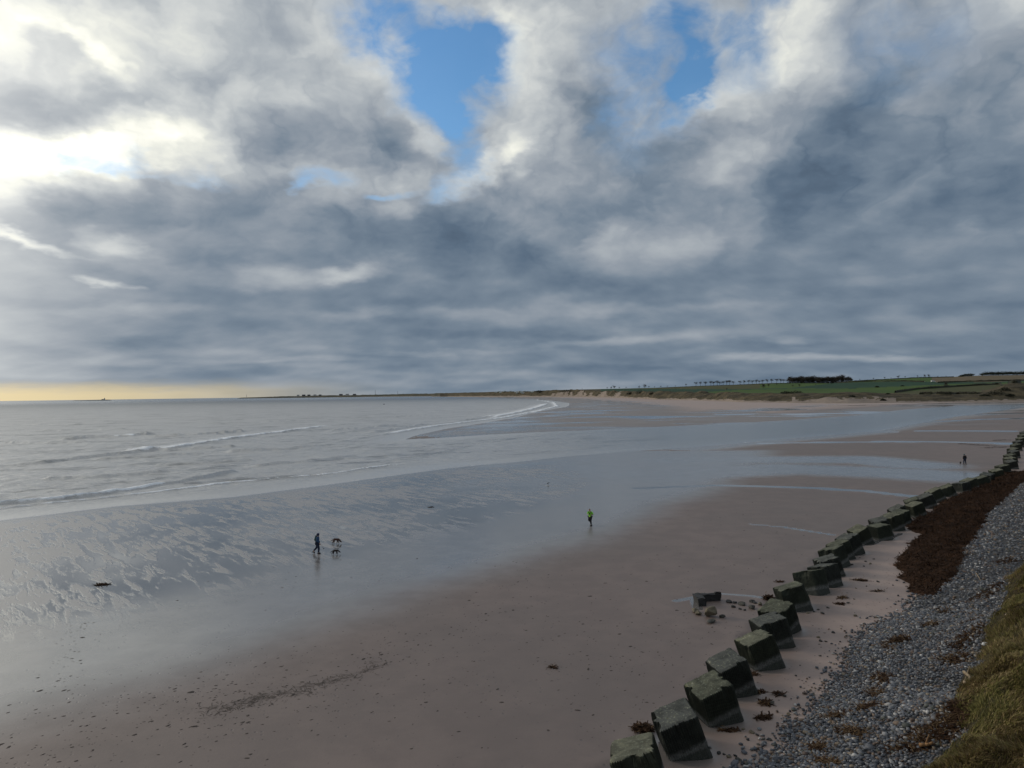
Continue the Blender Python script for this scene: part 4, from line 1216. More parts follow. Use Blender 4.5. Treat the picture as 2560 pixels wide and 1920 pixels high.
def block_mesh(seed, wx_, wy_, hz, ribs=17):
    """cast cube: four ribbed sides left by corrugated shuttering, worn arrises, uneven top"""
    rng = np.random.default_rng(seed)
    per = ribs * 2
    ring = []
    cn = 0.05 + 0.05 * rng.random(4)
    for s_ in range(4):
        for k in range(per):
            t_ = (k + 0.5) / per * 2 - 1
            rib = 0.016 if k % 2 else -0.016
            c_ = max(0.0, abs(t_) - 0.92) / 0.08
            r_ = 1.0 - cn[s_ if t_ < 0 else (s_ + 1) % 4] * 1.1 * c_ ** 2
            a_, d_ = t_ * r_, 1.0 + rib * (1 - c_) / 0.75 - 0.05 * c_ ** 2
            x, y = [(a_, -d_), (d_, a_), (-a_, d_), (-d_, -a_)][s_]
            ring.append((x * wx_ / 2, y * wy_ / 2))
    ring = np.array(ring)
    n = len(ring)
    lev = [(-0.75, 1.0), (-0.2, 1.01), (0.02, 0.99), (0.25, 1.0), (hz * 0.45, 1.0), (hz * 0.75, 1.0), (hz - 0.07, 0.998), (hz - 0.02, 0.98), (hz, 0.955)]
    V = []
    for li, (z, s_) in enumerate(lev):
        wob = 1 + 0.03 * (VN.fbm(ring[:, 0] * 3 + seed * 3.7 + li * 0.6, ring[:, 1] * 3, 2) - 0.5)
        if z > hz * 0.6:                                # knocks and chips along the upper arrises
            chip = np.maximum(0, VN2.fbm(ring[:, 0] * 2.6 + seed * 1.9, ring[:, 1] * 2.6 + seed, 3) - 0.58)
            wob = wob - chip * (1.15 if z > hz - 0.1 else 0.4)
        zz = z + (0.05 * (VN2.fbm(ring[:, 0] * 2 + seed, ring[:, 1] * 2 + seed, 2) - 0.5) if z > 0.3 else 0)
        V.append(np.stack([ring[:, 0] * s_ * wob, ring[:, 1] * s_ * wob, np.full(n, 1.0) * zz], 1))
    for s_ in (0.8, 0.55, 0.28):
        q = ring * 0.955 * s_
        V.append(np.stack([q[:, 0], q[:, 1], hz + 0.015 + 0.09 * (VN2.fbm(q[:, 0] * 2 + seed, q[:, 1] * 2 + seed, 3) - 0.5)], 1))
    V.append(np.array([[0, 0, hz + 0.015]]))
    nl = len(V) - 1
    F = []
    for li in range(nl - 1):
        a_ = li * n + np.arange(n); b_ = li * n + (np.arange(n) + 1) % n
        F.append(np.stack([a_, b_, b_ + n, a_ + n], 1))
    last = (nl - 1) * n
    me_v = np.concatenate(V)
    tri = np.stack([last + np.arange(n), last + (np.arange(n) + 1) % n, np.full(n, nl * n), np.full(n, nl * n)], 1)
    F = np.concatenate(F)
    me = bpy.data.meshes.new('concrete_block')
    me.from_pydata(me_v.tolist(), [], F.tolist() + [tuple(r[:3]) for r in tri.tolist()])
    me.update()
    me.polygons.foreach_set('use_smooth', np.full(len(me.polygons), False))
    return me
NOTE = {0: 'pale flat-topped', 1: 'smooth grey-topped', 2: 'moss-speckled', 3: 'grey streak-topped', 4: 'white-splashed', 5: 'round-cornered', 6: 'steeply tilted mossy', 7: 'dark-sided', 8: 'ribbed forward-tipped', 9: 'level-edged dark',
        10: 'grey-topped', 11: 'ribbed dark'}
def euler_of(yaw, a, b_):
    return (Matrix.Rotation(b_, 3, 'Y') @ Matrix.Rotation(a, 3, 'X') @ Matrix.Rotation(yaw, 3, 'Z'))
far_meshes = {}
for i_, (x, y, zt, yaw, la, lb, w1_, w2_) in enumerate(BLOCKS):
    zg = float(ground_z(np.array([x]), np.array([y]))[0])
    hz = 1.30
    mi = [2, 1, 0, 1, 2, 1, 0, 0, 0, 1, 1, 0][i_] if i_ < 12 else i_ % 3
    if i_ < 22:
        me = block_mesh(100 + i_, w1_, w2_, hz)
        me.materials.append(m_blocks[mi])
    else:
        key = (i_ % 4, mi)
        if key not in far_meshes:
            me = block_mesh(140 + i_ % 4, 1.5, 1.5, hz, 9)
            me.materials.append(m_blocks[mi])
            far_meshes[key] = me
        me = far_meshes[key]
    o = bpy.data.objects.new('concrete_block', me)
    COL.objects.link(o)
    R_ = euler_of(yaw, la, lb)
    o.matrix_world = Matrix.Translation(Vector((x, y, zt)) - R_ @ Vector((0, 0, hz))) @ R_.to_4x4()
    note = NOTE.get(i_, 'weathered')
    tag(o, '%s concrete cube, %s from the near end of the row' % (note, ORD[i_]), 'concrete block', 'row of anti-tank cubes on the beach')

# ------------------------------------------------------------------ sheets on the upper beach: shingle, seaweed bank, turf
gxx = np.arange(2, 76, 0.22); gyy = np.arange(16, 118, 0.22)
GX, GY = np.meshgrid(gxx, gyy)
gx_, gy_ = GX.ravel(), GY.ravel()
gd, _, gs = seg_dist(gx_, gy_, SHINGLE_FOOT); g_sh = gd * gs
gd, _, gs = seg_dist(gx_, gy_, GRASS_EDGE); g_gr = gd * gs
g_gr = g_gr + (VN.fbm(gx_ / 1.5, gy_ / 1.5, 3) - 0.5) * 2.2
g_weed_in = inside(gx_, gy_, WEED_POLY)
gd, _, _ = seg_dist(gx_, gy_, WEED_POLY + WEED_POLY[:1]); g_wd = np.where(g_weed_in, gd, -gd) + (VN2.fbm(gx_ / 1.1, gy_ / 1.1, 3) - 0.5) * 1.6
g_z = ground_z(gx_, gy_)
gu, gv = to_px(gx_, gy_, g_z)
vis = (gu < 2750) & (gu > 1500) & (gv < 2150)
na, nr = len(gxx), len(gyy)
i = np.arange((nr - 1) * (na - 1)); r_, c_ = i // (na - 1), i % (na - 1); a = r_ * na + c_
GF = np.stack([a, a + 1, a + na + 1, a + na], 1)
def sheet(name, mask, z, mats, attrs=None):
    keep = (mask & vis)[GF].any(1) & vis[GF].all(1)
    used = np.unique(GF[keep]); idx = np.full(len(gx_), -1); idx[used] = np.arange(len(used))
    return mesh_np(name, np.stack([gx_, gy_, z], 1)[used], idx[GF[keep]], mats)
m_shin, N, b = material('shingle', (0.06, 0.06, 0.06), 0.8, 0.3)
p = N.node('ShaderNodeNewGeometry').outputs['Position']
cellc = N.vor(p, 9.0, out='Color')
cd = N.vor(p, 9.0)
hue = N.sep(cellc)
stone = N.ramp(hue[0], [(0.0, (0.035, 0.038, 0.045)), (0.35, (0.075, 0.080, 0.092)), (0.6, (0.12, 0.12, 0.125)), (0.8, (0.10, 0.075, 0.055)), (0.93, (0.17, 0.16, 0.15)), (1.0, (0.30, 0.29, 0.28))])
N.put(b.inputs['Base Color'], N.mixc(N.map(cd, 0.30, 0.62), stone, (0.014, 0.014, 0.015)))
bump(N, b, N.math('MULTIPLY', cd, -1.0), 0.9, 0.05)
shingle = sheet('shingle_bed', (g_sh > 0.0) & (g_gr < 0.6), g_z + 0.02 + np.where(g_sh < 0.25, -0.05, 0), [m_shin])
tag(shingle, kind='structure')

# loose pebbles
ico = bmesh.new(); bmesh.ops.create_icosphere(ico, subdivisions=1, radius=1.0)
ico_v = np.array([v.co[:] for v in ico.verts]); ico_f = np.array([[v.index for v in f.verts] for f in ico.faces]); ico.free()
PAL = np.array([(0.040, 0.044, 0.054), (0.062, 0.068, 0.082), (0.085, 0.092, 0.108), (0.110, 0.115, 0.128), (0.150, 0.155, 0.165), (0.22, 0.22, 0.225), (0.34, 0.33, 0.32), (0.12, 0.085, 0.062), (0.075, 0.052, 0.042), (0.18, 0.145, 0.105), (0.055, 0.060, 0.052)])
PW = np.array([.17, .17, .15, .12, .10, .06, .035, .07, .06, .035, .03]); PW = PW / PW.sum()
def pebbles(name, px_, py_, size, label):
    rng = RNG
    n = len(px_)
    size = size * (0.65 + 0.75 * VN.fbm(px_ / 2.0, py_ / 2.0, 3)) 
    z = ground_z(px_, py_)
    ax = size[:, None] * rng.uniform(0.7, 1.25, (n, 3)) * np.array([1, 0.85, 0.55])
    an = rng.uniform(0, 6.283, n)
    ca, sa = np.cos(an), np.sin(an)
    tilt = rng.normal(0, 0.25, n)
    P_ = ico_v[None] * ax[:, None] * (1 + rng.uniform(-0.13, 0.13, (n, len(ico_v), 1)))
    zt = P_[..., 2] + P_[..., 0] * tilt[:, None]
    X_ = P_[..., 0] * ca[:, None] - P_[..., 1] * sa[:, None] + px_[:, None]
    Y_ = P_[..., 0] * sa[:, None] + P_[..., 1] * ca[:, None] + py_[:, None]
    Z_ = zt + (z + ax[:, 2] * 0.45 + 0.02)[:, None]
    V = np.stack([X_, Y_, Z_], -1).reshape(-1, 3)
    F = (ico_f[None] + (np.arange(n) * len(ico_v))[:, None, None]).reshape(-1, 3)
    c_ = PAL[rng.choice(len(PAL), n, p=PW)] * rng.uniform(0.75, 1.25, (n, 1))
    o = mesh_np(name, V, F, [m_peb], smooth=True, cols=dict(stone=np.repeat(c_, len(ico_v), 0)))
    tag(o, label, 'pebbles', kind='stuff')
    return o
m_peb, N, b = material('pebble', (0.1, 0.1, 0.1), 0.65, 0.4)
N.put(b.inputs['Base Color'], N.attr('stone', 'Color'))
def scatter(n, x0, x1, y0, y1):
    return RNG.uniform(x0, x1, n), RNG.uniform(y0, y1, n)
def pix_ok(x, y, z=1.5, m=60):
    u, v = to_px(x, y, np.full(len(x), z))
    return (u > -m) & (u < W0 + m) & (v < H0 + 120)
def shingle_pts(n, x0, x1, y0, y1):
    x, y = scatter(n, x0, x1, y0, y1)
    k = pix_ok(x, y); x, y = x[k], y[k]
    d, _, s = seg_dist(x, y, SHINGLE_FOOT); ss = d * s + (VN.fbm(x / 0.9, y / 0.9, 3) - 0.5) * 1.1
    d, _, s = seg_dist(x, y, GRASS_EDGE); gg = d * s
    win = inside(x, y, WEED_POLY)
    pr = np.where(ss > 0.1, 1.0, np.exp(ss / 0.28)) * sstep(gg + (VN.fbm(x / 1.5, y / 1.5, 3) - 0.5) * 2.2, 0.15, -0.7) * np.where(win, 0.03, 1)
    pr *= np.where(gg > -3.5, 0.55 + 0.45 * (VN2.fbm(x / 0.8, y / 0.8, 3) > 0.5), 1)
    k = RNG.random(len(x)) < pr
    return x[k], y[k]
x, y = shingle_pts(96000, 3, 30, 18, 42)
pebbles('pebbles', x, y, RNG.gamma(6, 0.0078, len(x)) + 0.018, 'grey and blue-grey beach pebbles banked below the grass, near part')
x, y = shingle_pts(70000, 16, 70, 42, 95)
pebbles('pebbles', x, y, RNG.gamma(6, 0.0095, len(x)) + 0.03, 'grey beach pebbles banked beyond the seaweed, far part')

# ------------------------------------------------------------------ seaweed
m_weed, N, b = material('seaweed', (0.03, 0.016, 0.010), 0.9, 0.1)
p = N.node('ShaderNodeNewGeometry').outputs['Position']
n1 = N.noise(p, 0.9, 5, 0.65); n2 = N.noise(p, 11.0, 4, 0.7)
c0 = N.mixc(N.map(n1, 0.35, 0.65), (0.020, 0.011, 0.007), (0.052, 0.027, 0.016))
N.put(b.inputs['Base Color'], N.mixc(N.map(n2, 0.55, 0.75), c0, (0.080, 0.042, 0.023)))
bump(N, b, n2, 0.8, 0.06)
m_kelp = simple('kelp', (0.038, 0.020, 0.011), 0.85, 0.5, 9.0, 0.1)
m_straw = simple('dry_stalk', (0.13, 0.078, 0.032), 0.8, 0.35, 9.0)
wz_ = g_z + np.where(g_wd > 0, 0.06 + 0.55 * (1 - np.exp(-g_wd / 0.9)) * (0.1 + 1.5 * VN.fbm(gx_ / 1.5 + 5, gy_ / 1.5, 4) ** 1.5), -0.05)
bank = sheet('seaweed_bank', g_wd > 0.0, wz_, [m_weed])
tag(bank, 'bank of dark brown washed-up seaweed behind the far cubes', 'seaweed', kind='stuff')
def ribbons(cx_, cy_, cz_, length, width, rng, flat=0.5, segs=3):
    """curling straps of weed about the given points"""
    n = len(cx_)
    an = rng.uniform(0, 6.283, n); el_ = rng.normal(0, flat, n)
    turn = rng.normal(0, 0.7, (n, segs)); lift = rng.normal(0, 0.35, (n, segs))
    P_ = np.stack([cx_, cy_, cz_], 1)
    V, pts = [], []
    L = length * rng.uniform(0.5, 1.5, n) / segs
    W_ = width * rng.uniform(0.6, 1.4, n)
    for k in range(segs + 1):
        d_ = np.stack([np.cos(an) * np.cos(el_), np.sin(an) * np.cos(el_), np.sin(el_)], 1)
        sd_ = np.stack([-np.sin(an), np.cos(an), 0.4 * np.sin(3 * an)], 1)
        w_ = W_ * (1 - 0.6 * abs(k / segs - 0.4))
        V.append(P_ + sd_ * w_[:, None]); V.append(P_ - sd_ * w_[:, None])
        if k < segs:
            P_ = P_ + d_ * L[:, None]
            an = an + turn[:, k]; el_ = np.clip(el_ * 0.6 + lift[:, k], -0.9, 0.9)
    V = np.stack(V, 1)
    m_ = 2 * (segs + 1)
    F = np.concatenate([np.stack([np.arange(n) * m_ + 2 * k, np.arange(n) * m_ + 2 * k + 1, np.arange(n) * m_ + 2 * k + 3, np.arange(n) * m_ + 2 * k + 2], 1) for k in range(segs)])
    return V.reshape(-1, 3), F
k = np.nonzero((g_wd > 0.05) & vis & (gu < 2640))[0]
k = RNG.choice(k, 26000)
jx, jy = gx_[k] + RNG.uniform(-.11, .11, len(k)), gy_[k] + RNG.uniform(-.11, .11, len(k))
V, F = ribbons(jx, jy, wz_[k] + 0.01, 0.34, 0.034, RNG, 0.45)
o = mesh_np('seaweed_fronds', V, F, [m_kelp], smooth=False)
tag(o, 'loose brown fronds lying all over the seaweed bank', 'seaweed', kind='stuff')

def weed_clump(u, v, rx_, ry_, n, label, hgt=0.18, straw=0.15, name='seaweed_clump', group='seaweed clumps on the beach', ang=0.0):
    if u < 2120 and v > 1440:
        rx_, ry_, n, hgt = rx_ * 0.75, ry_ * 0.75, int(n * 0.7), hgt * 0.7
    x, y, z = pg(u, v)
    t = empty(name, (x, y, z)); tag(t, label, 'seaweed', group)
    rng = np.random.default_rng(int(u * 7 + v)); n = int(n * (2.4 if u > 2030 and v > 1500 else 1.7))
    a_ = rng.uniform(0, 6.283, n); r_ = np.sqrt(rng.random(n))
    dx_, dy_ = r_ * np.cos(a_) * rx_, r_ * np.sin(a_) * ry_
    dx_, dy_ = dx_ * math.cos(ang) - dy_ * math.sin(ang), dx_ * math.sin(ang) + dy_ * math.cos(ang)
    gz_ = ground_z(x + dx_, y + dy_) - z
    hz_ = gz_ + hgt * (1 - r_ ** 2) * rng.random(n) + 0.02
    ns = int(n * straw * 0.6)
    V, F = ribbons(dx_[ns:], dy_[ns:], hz_[ns:], 0.26, 0.034, rng, 0.12)
    gv_ = ground_z(V[:, 0] + x, V[:, 1] + y) - z          # lie on the ground, pressed flat
    V[:, 2] = gv_ + np.maximum(V[:, 2] - gv_, 0.012) * 0.75
    mesh_np('fronds', V, F, [m_kelp], smooth=False, parent=t)
    if ns:
        V, F = ribbons(dx_[:ns], dy_[:ns], hz_[:ns] + 0.03, 0.45, 0.009, rng, 0.2)
        mesh_np('stalks', V, F, [m_straw], smooth=False, parent=t)
    return t
for (u, v, rx_, ry_, n, lab, h_, st, an) in [
        (1607, 1822, .42, .42, 260, 'reddish seaweed clump on the seaward side of the second cube', .30, .10, 0),
        (1922, 1497, .40, .35, 240, 'tall dark seaweed clump seaward of the eighth cube', .45, .05, 0),
        (1913, 1757, .22, .35, 90, 'kelp clump with a yellow tail on the sand right of the third cube', .16, .2, 0),
        (1908, 1793, .35, .14, 70, 'flat strip of dark kelp below the yellow-tailed clump', .08, .05, .2),
        (1822, 1827, .40, .14, 80, 'dark kelp strip with a curling stalk by the foot of the third cube', .08, .1, -.2),
        (1902, 1730, .16, .12, 40, 'small dark weed scrap right of the fourth cube', .08, 0, 0),
        (1946, 1735, .08, .22, 40, 'short upright weed scrap right of the fourth cube', .12, 0, 0),
        (1950, 1455, .30, .12, 50, 'thin dark weed scrap seaward of the ninth cube', .08, 0, 0),
        (2150, 1451, .50, .14, 80, 'dark kelp with a long pale stalk right of the tenth cube', .08, .25, 0),
        (2105, 1494, .50, .14, 60, 'kelp stalks lying right of the eighth cube', .06, .6, .5),
        (2190, 1478, .45, .06, 30, 'thin kelp stalk on the sand below the seaweed bank', .04, .5, 0),
        (1880, 1685, .22, .14, 60, 'pinkish weed clump at the foot of the fifth cube', .12, .1, 0),
        (2243, 1604, .95, .35, 330, 'curved dark seaweed heap in the middle of the shingle', .18, .15, .5),
        (2225, 1622, .35, .5, 120, 'tail of weed curling down from the curved seaweed heap', .12, .3, 0),
        (2362, 1530, .30, .8, 170, 'narrow seaweed strip high on the shingle by the grass', .12, .2, -.3),
        (2330, 1562, .5, .4, 140, 'patchy seaweed left of the narrow strip near the grass', .10, .2, 0),
        (2205, 1700, .35, .8, 230, 'long seaweed streak down the middle of the shingle', .14, .25, -.5),
        (2190, 1735, .3, .5, 150, 'straw-mixed lower end of the long seaweed streak', .12, .5, -.3),
        (2172, 1770, .6, .4, 200, 'dark seaweed below the long streak on the shingle', .14, .2, .3),
        (2098, 1792, .75, .28, 260, 'wide dark seaweed heap near the edge of the shingle', .2, .25, -.2),
        (2130, 1832, .35, .6, 200, 'stalky seaweed tail right below the wide heap', .14, .6, .4),
        (2050, 1872, .42, .42, 220, 'brown seaweed heap low on the shingle near the bottom edge', .2, .3, 0),
        (2068, 1908, .3, .5, 160, 'bundle of pale weed stalks at the bottom edge of the shingle', .14, .75, .5),
        (2300, 1850, 1.2, .5, 330, 'dark weed and straw litter under the lower grass edge', .12, .4, .2),
        (2370, 1830, .8, .6, 260, 'dark litter of weed in the nook of the grass bank', .14, .3, 0),
        (2400, 1770, .5, .8, 240, 'weed and straw litter at the foot of the middle grass mound', .16, .3, -.2),
        (2390, 1650, .8, .7, 300, 'straggling dark weed between shingle and the middle mound', .1, .3, .3),
        (2420, 1600, .9, .5, 260, 'band of dark weed above the middle grass mound', .1, .2, .2),
        (2440, 1555, .8, .5, 220, 'band of dark weed below the upper grass mound', .1, .2, .3),
        (2470, 1480, 1.2, .6, 260, 'dark weed at the top of the shingle beside the upper mound', .12, .15, .4),
        (2530, 1400, 1.4, .8, 260, 'dark weed patch at the right edge above the grass', .12, .1, .4),
        (2100, 1510, .22, .14, 40, 'small dark weed-covered lump right of the kelp stalks', .1, 0, 0),
        (255, 1462, .55, .20, 130, 'lone dark seaweed clump on the wet sand at the left', .16, 0, .1),
        (1380, 1668, .20, .07, 30, 'small dark weed scrap in the middle of the bare sand', .07, .2, -.3),
        (1077, 1268, .25, .10, 30, 'small dark scrap on the wet flats above the runner', .07, 0, 0),
        (1335, 1148, .35, .12, 40, 'small dark scrap at the water\'s edge by the river mouth', .08, 0, 0)]:
    weed_clump(u, v, rx_, ry_, n, lab, h_, st, ang=an)
# washed-up weed on the sand by the far end of the row
for i_, (u, v, rx_) in enumerate([(2452, 1113, 1.6), (2478, 1115, 1.8), (2495, 1119, 2.2), (2510, 1117, 2.4), (2468, 1120, 1.4), (2492, 1101, 1.2), (2515, 1100, 1.6), (2430, 1112, 1.5), (2405, 1110, 1.0)]):
    weed_clump(u, v, rx_, .7, 60, 'flat dark weed patch, %s counted, on the sand by the far cubes' % ORD[i_], .08, 0, group='weed patches by the far cubes')

# ------------------------------------------------------------------ turf bank at the right edge
m_turf, N, b = material('turf', (0.06, 0.06, 0.02), 0.95, 0.15)
p = N.node('ShaderNodeNewGeometry').outputs['Position']
n1 = N.noise(p, 0.7, 5, 0.65); n2 = N.noise(p, 14.0, 4, 0.7)
c0 = N.mixc(N.map(n1, 0.36, 0.62), (0.050, 0.044, 0.020), (0.075, 0.055, 0.028))
N.put(b.inputs['Base Color'], N.mixc(N.map(n2, 0.35, 0.65), c0, (0.022, 0.020, 0.012)))
bump(N, b, n2, 0.9, 0.05)
turf = sheet('grass_bank', g_gr > -0.1, g_z + np.where(g_gr > -0.1, 0.05, -0.05), [m_turf])
tag(turf, kind='structure')
k = np.nonzero((g_gr > 0.0) & vis & (gu < 2640) & (gy_ < 60))[0]
wgt = 1.0 / np.maximum(gy_[k], 15) ** 1.2
wgt = wgt * (0.12 + sstep(VN2.fbm(gx_[k] / 0.8 + 9, gy_[k] / 0.8, 3), 0.40, 0.56))      # bare earth between the clumps
k = RNG.choice(k, 130000, p=wgt / wgt.sum())
n = len(k)
jx, jy = gx_[k] + RNG.uniform(-.12, .12, n), gy_[k] + RNG.uniform(-.12, .12, n)
jz = ground_z(jx, jy) + 0.03
comb_ = VN.fbm(jx / 1.3, jy / 1.3, 2) * 9
h_ = RNG.uniform(0.07, 0.24, n) * (0.6 + 0.9 * VN2.fbm(jx / 0.9, jy / 0.9, 3))
w_ = RNG.uniform(0.006, 0.013, n)
an = RNG.uniform(0, 6.283, n); la = comb_ + RNG.normal(0, 0.6, n); lean = RNG.uniform(0.3, 1.2, n)
B0 = np.stack([jx, jy, jz], 1)
sdv = np.stack([np.cos(an), np.sin(an), np.zeros(n)], 1) * w_[:, None]
mid = B0 + np.stack([np.cos(la) * h_ * lean * 0.35, np.sin(la) * h_ * lean * 0.35, h_ * 0.6], 1)
tip = B0 + np.stack([np.cos(la) * h_ * lean, np.sin(la) * h_ * lean, h_ * 0.85], 1)
V = np.stack([B0 - sdv, B0 + sdv, mid + sdv * 0.8, mid - sdv * 0.8, tip], 1).reshape(-1, 3)
base_i = np.arange(n) * 5
F = np.concatenate([np.stack([base_i, base_i + 1, base_i + 2], 1), np.stack([base_i, base_i + 2, base_i + 3], 1), np.stack([base_i + 3, base_i + 2, base_i + 4], 1)])
gp = np.array([(0.150, 0.132, 0.040), (0.128, 0.110, 0.038), (0.098, 0.094, 0.030), (0.200, 0.150, 0.066), (0.25, 0.195, 0.10), (0.12, 0.082, 0.040)])
patch = VN.fbm(jx / 2.2 + 40, jy / 2.2, 3)
gi = np.where(RNG.random(n) < sstep(patch, 0.25, 0.60), RNG.choice([0, 3, 4, 5], n, p=[.28, .25, .12, .35]), RNG.choice([0, 1, 2], n))
m_blade, N, b = material('grass_blade', (0.08, 0.09, 0.03), 0.8, 0.2)
N.put(b.inputs['Base Color'], N.attr('blade', 'Color'))
o = mesh_np('grass_blades', V, F, [m_blade], smooth=False, cols=dict(blade=np.repeat(gp[gi] * RNG.uniform(0.55, 1.6, (n, 1)), 5, 0)))
tag(o, 'long yellow-green grass on the bank at the right edge', 'grass', kind='stuff')

# ------------------------------------------------------------------ driftwood and litter
m_drift = simple('driftwood', (0.26, 0.20, 0.13), 0.85, 0.25, 7.0)
m_drift2 = simple('orange_driftwood', (0.24, 0.13, 0.055), 0.85, 0.25, 7.0)
m_litter = simple('white_plastic', (0.70, 0.70, 0.70), 0.4, 0.05, 4.0)
def stick(u0, v0, u1, v1, r_, mat, label, name='driftwood_stick'):
    p_, q_ = np.array(pg(u0, v0)), np.array(pg(u1, v1))
    c_ = (p_ + q_) / 2
    bm = bmesh.new()
    rng = random.Random(int(u0 + v1))
    pts = [p_ + (q_ - p_) * t_ + np.array([rng.uniform(-1, 1), rng.uniform(-1, 1), 0]) * r_ * 1.2 + np.array([0, 0, r_ * 1.3 + 0.03]) - c_ for t_ in (0, .3, .6, 1)]
    for k, (a_, b_) in enumerate(zip(pts[:-1], pts[1:])):
        limb(bm, a_, b_, r_ * (1 - 0.15 * k), r_ * (0.85 - 0.15 * k), 7)
    limb(bm, pts[1], pts[1] + np.array([r_ * 3, r_ * 2, r_ * 4]), r_ * .5, r_ * .25, 5)
    bmesh.ops.holes_fill(bm, edges=bm.edges[:], sides=8)
    o = bm_obj(name, bm, mat, smooth=True)
    o.location = c_
    tag(o, label, 'driftwood', 'driftwood along the strand line')
stick(2414, 1687, 2424, 1706, .07, m_drift, 'pale driftwood log leaning on the middle grass mound, upper of two')
stick(2412, 1710, 2424, 1722, .06, m_drift, 'pale driftwood stump below the upper log on the grass mound')
stick(2291, 1810, 2314, 1832, .025, m_drift, 'thin pale stick on the shingle left of the lower nook')
stick(2306, 1836, 2346, 1806, .03, simple('dark_driftwood', (0.06, 0.045, 0.03), 0.9, 0.3, 7), 'long dark branch crossing the thin pale stick')
stick(2306, 1874, 2336, 1862, .07, m_drift2, 'orange-brown chunk of wood on the litter by the lower grass')
stick(2376, 1848, 2380, 1864, .025, m_drift, 'short pale upright stick near the lower grass edge')
stick(2132, 1886, 2148, 1888, .03, m_drift, 'short pale stick lying on the shingle near the bottom')
stick(2090, 1822, 2120, 1812, .02, m_drift2, 'thin straw-coloured stalk on the wide weed heap')
stick(2440, 1435, 2452, 1456, .03, m_drift, 'bleached stick on the weed right of the shingle top')
x, y, z = pg(2464, 1620)
bm = bmesh.new(); bmesh.ops.create_icosphere(bm, subdivisions=2, radius=0.11)
for v_ in bm.verts:
    v_.co = Vector((v_.co.x * 1.5, v_.co.y, v_.co.z * 0.7)) * (1 + 0.25 * math.sin(v_.co.x * 40 + v_.co.y * 31))
o = bm_obj('plastic_scrap', bm, m_litter); o.location = (x, y, z + 0.12)
tag(o, 'crumpled white plastic scrap below the upper grass mound', 'litter')

# ------------------------------------------------------------------ broken concrete, rocks and stones
m_rock = simple('dark_rock', (0.050, 0.048, 0.042), 0.85, 0.45, 3.5, 0.4, 0.05)
m_rock2 = simple('ochre_rock', (0.115, 0.098, 0.068), 0.85, 0.4, 3.5, 0.4, 0.05)
m_wetrock = simple('wet_black_rock', (0.016, 0.016, 0.016), 0.75, 0.4, 3.0, 0.5, 0.05)
def rock_bm(sx_, sy_, sz_, seed, sub=3, flatness=0.35, sharp=0.28):
    rng = np.random.default_rng(seed)
    bm = bmesh.new()
    bmesh.ops.create_icosphere(bm, subdivisions=sub, radius=1.0)
    planes = [(Vector(rng.normal(size=3)).normalized(), rng.uniform(0.42, 0.8)) for _ in range(12)]
    for v_ in bm.verts:
        c_ = v_.co.copy()
        for nrm, d_ in planes:                       # broken facets
            k = c_.dot(nrm)
            if k > d_:
                c_ -= nrm * (k - d_) * 0.85
        n_ = float(VN.fbm(np.array(c_.x * 2.2 + seed), np.array(c_.y * 2.2 + c_.z * 1.7), 3)) - 0.5
        c_ *= 1 + sharp * n_
        v_.co = Vector((c_.x * sx_, c_.y * sy_, c_.z * sz_))
    return bm
def rock(u, v, sx_, sy_, sz_, seed, mat, label, name='rock', cat='rock', group=None, sink=0.25, rz=None, sub=3):
    x, y, z = pg(u, v)
    o = bm_obj(name, rock_bm(sx_, sy_, sz_, seed, sub), mat, smooth=False)
    o.location = (x, y, z + sz_ * (1 - 2 * sink))
    o.rotation_euler = (0, 0, seed * 1.3 if rz is None else rz)
    tag(o, label, cat, group)
    return o
# the broken wall of a tipped block: a long arm and a return towards the camera
x0, y0, z0 = pg(1768, 1506)
t = empty('broken_concrete', (x0, y0, z0))
tag(t, 'black broken concrete corner standing in a shallow pool seaward of the cubes', 'concrete block')
def slab(name, pts, h0, h1, seed, parent):
    """a rough upright slab over a plan outline"""
    bm = bmesh.new()
    A_ = [bm.verts.new((px, py, -0.3)) for px, py in pts]
    B_ = [bm.verts.new((px, py, h0 + (h1 - h0) * k / (len(pts) - 1))) for k, (px, py) in enumerate(pts)]
    bm.faces.new(A_[::-1]); bm.faces.new(B_)
    for k in range(len(pts)):
        j = (k + 1) % len(pts)
        bm.faces.new((A_[k], A_[j], B_[j], B_[k]))
    bmesh.ops.subdivide_edges(bm, edges=bm.edges[:], cuts=4, use_grid_fill=True)
    bmesh.ops.triangulate(bm, faces=bm.faces[:])
    for v_ in bm.verts:
        n_ = Vector((VN.fbm(np.array(v_.co.x * 4 + seed), np.array(v_.co.z * 4), 3) - .5, VN.fbm(np.array(v_.co.y * 4 + seed), np.array(v_.co.x * 4 + v_.co.z * 5), 3) - .5, VN2.fbm(np.array(v_.co.x * 4), np.array(v_.co.y * 4 + seed), 3) - .5))
        v_.co += n_ * 0.16
    return bm_obj(name, bm, m_wetrock, parent)
slab('long_arm', [(-0.45, 0.10), (0.95, 0.28), (0.98, 0.62), (-0.45, 0.50)], 0.42, 0.42, 3, t)
slab('return_arm', [(-0.75, -0.75), (-0.28, -0.75), (-0.30, 0.45), (-0.78, 0.40)], 0.46, 0.46, 9, t)
slab('raised_end', [(0.55, 0.26), (0.97, 0.30), (0.95, 0.60), (0.60, 0.58)], 0.54, 0.52, 5, t)
rock(1774, 1541, .46, .42, .42, 4, m_rock2, 'pointed pitted rock leaning on the broken concrete corner', sink=0.12)
rock(1738, 1530, .30, .24, .20, 6, m_rock2, 'rounded ochre rock at the left foot of the broken concrete')
rock(1748, 1537, .24, .20, .17, 7, m_rock2, 'smaller ochre rock beside the rounded one by the concrete')
rock(1779, 1556, .42, .26, .12, 8, m_rock, 'flat dark slab lying in front of the pitted rock')
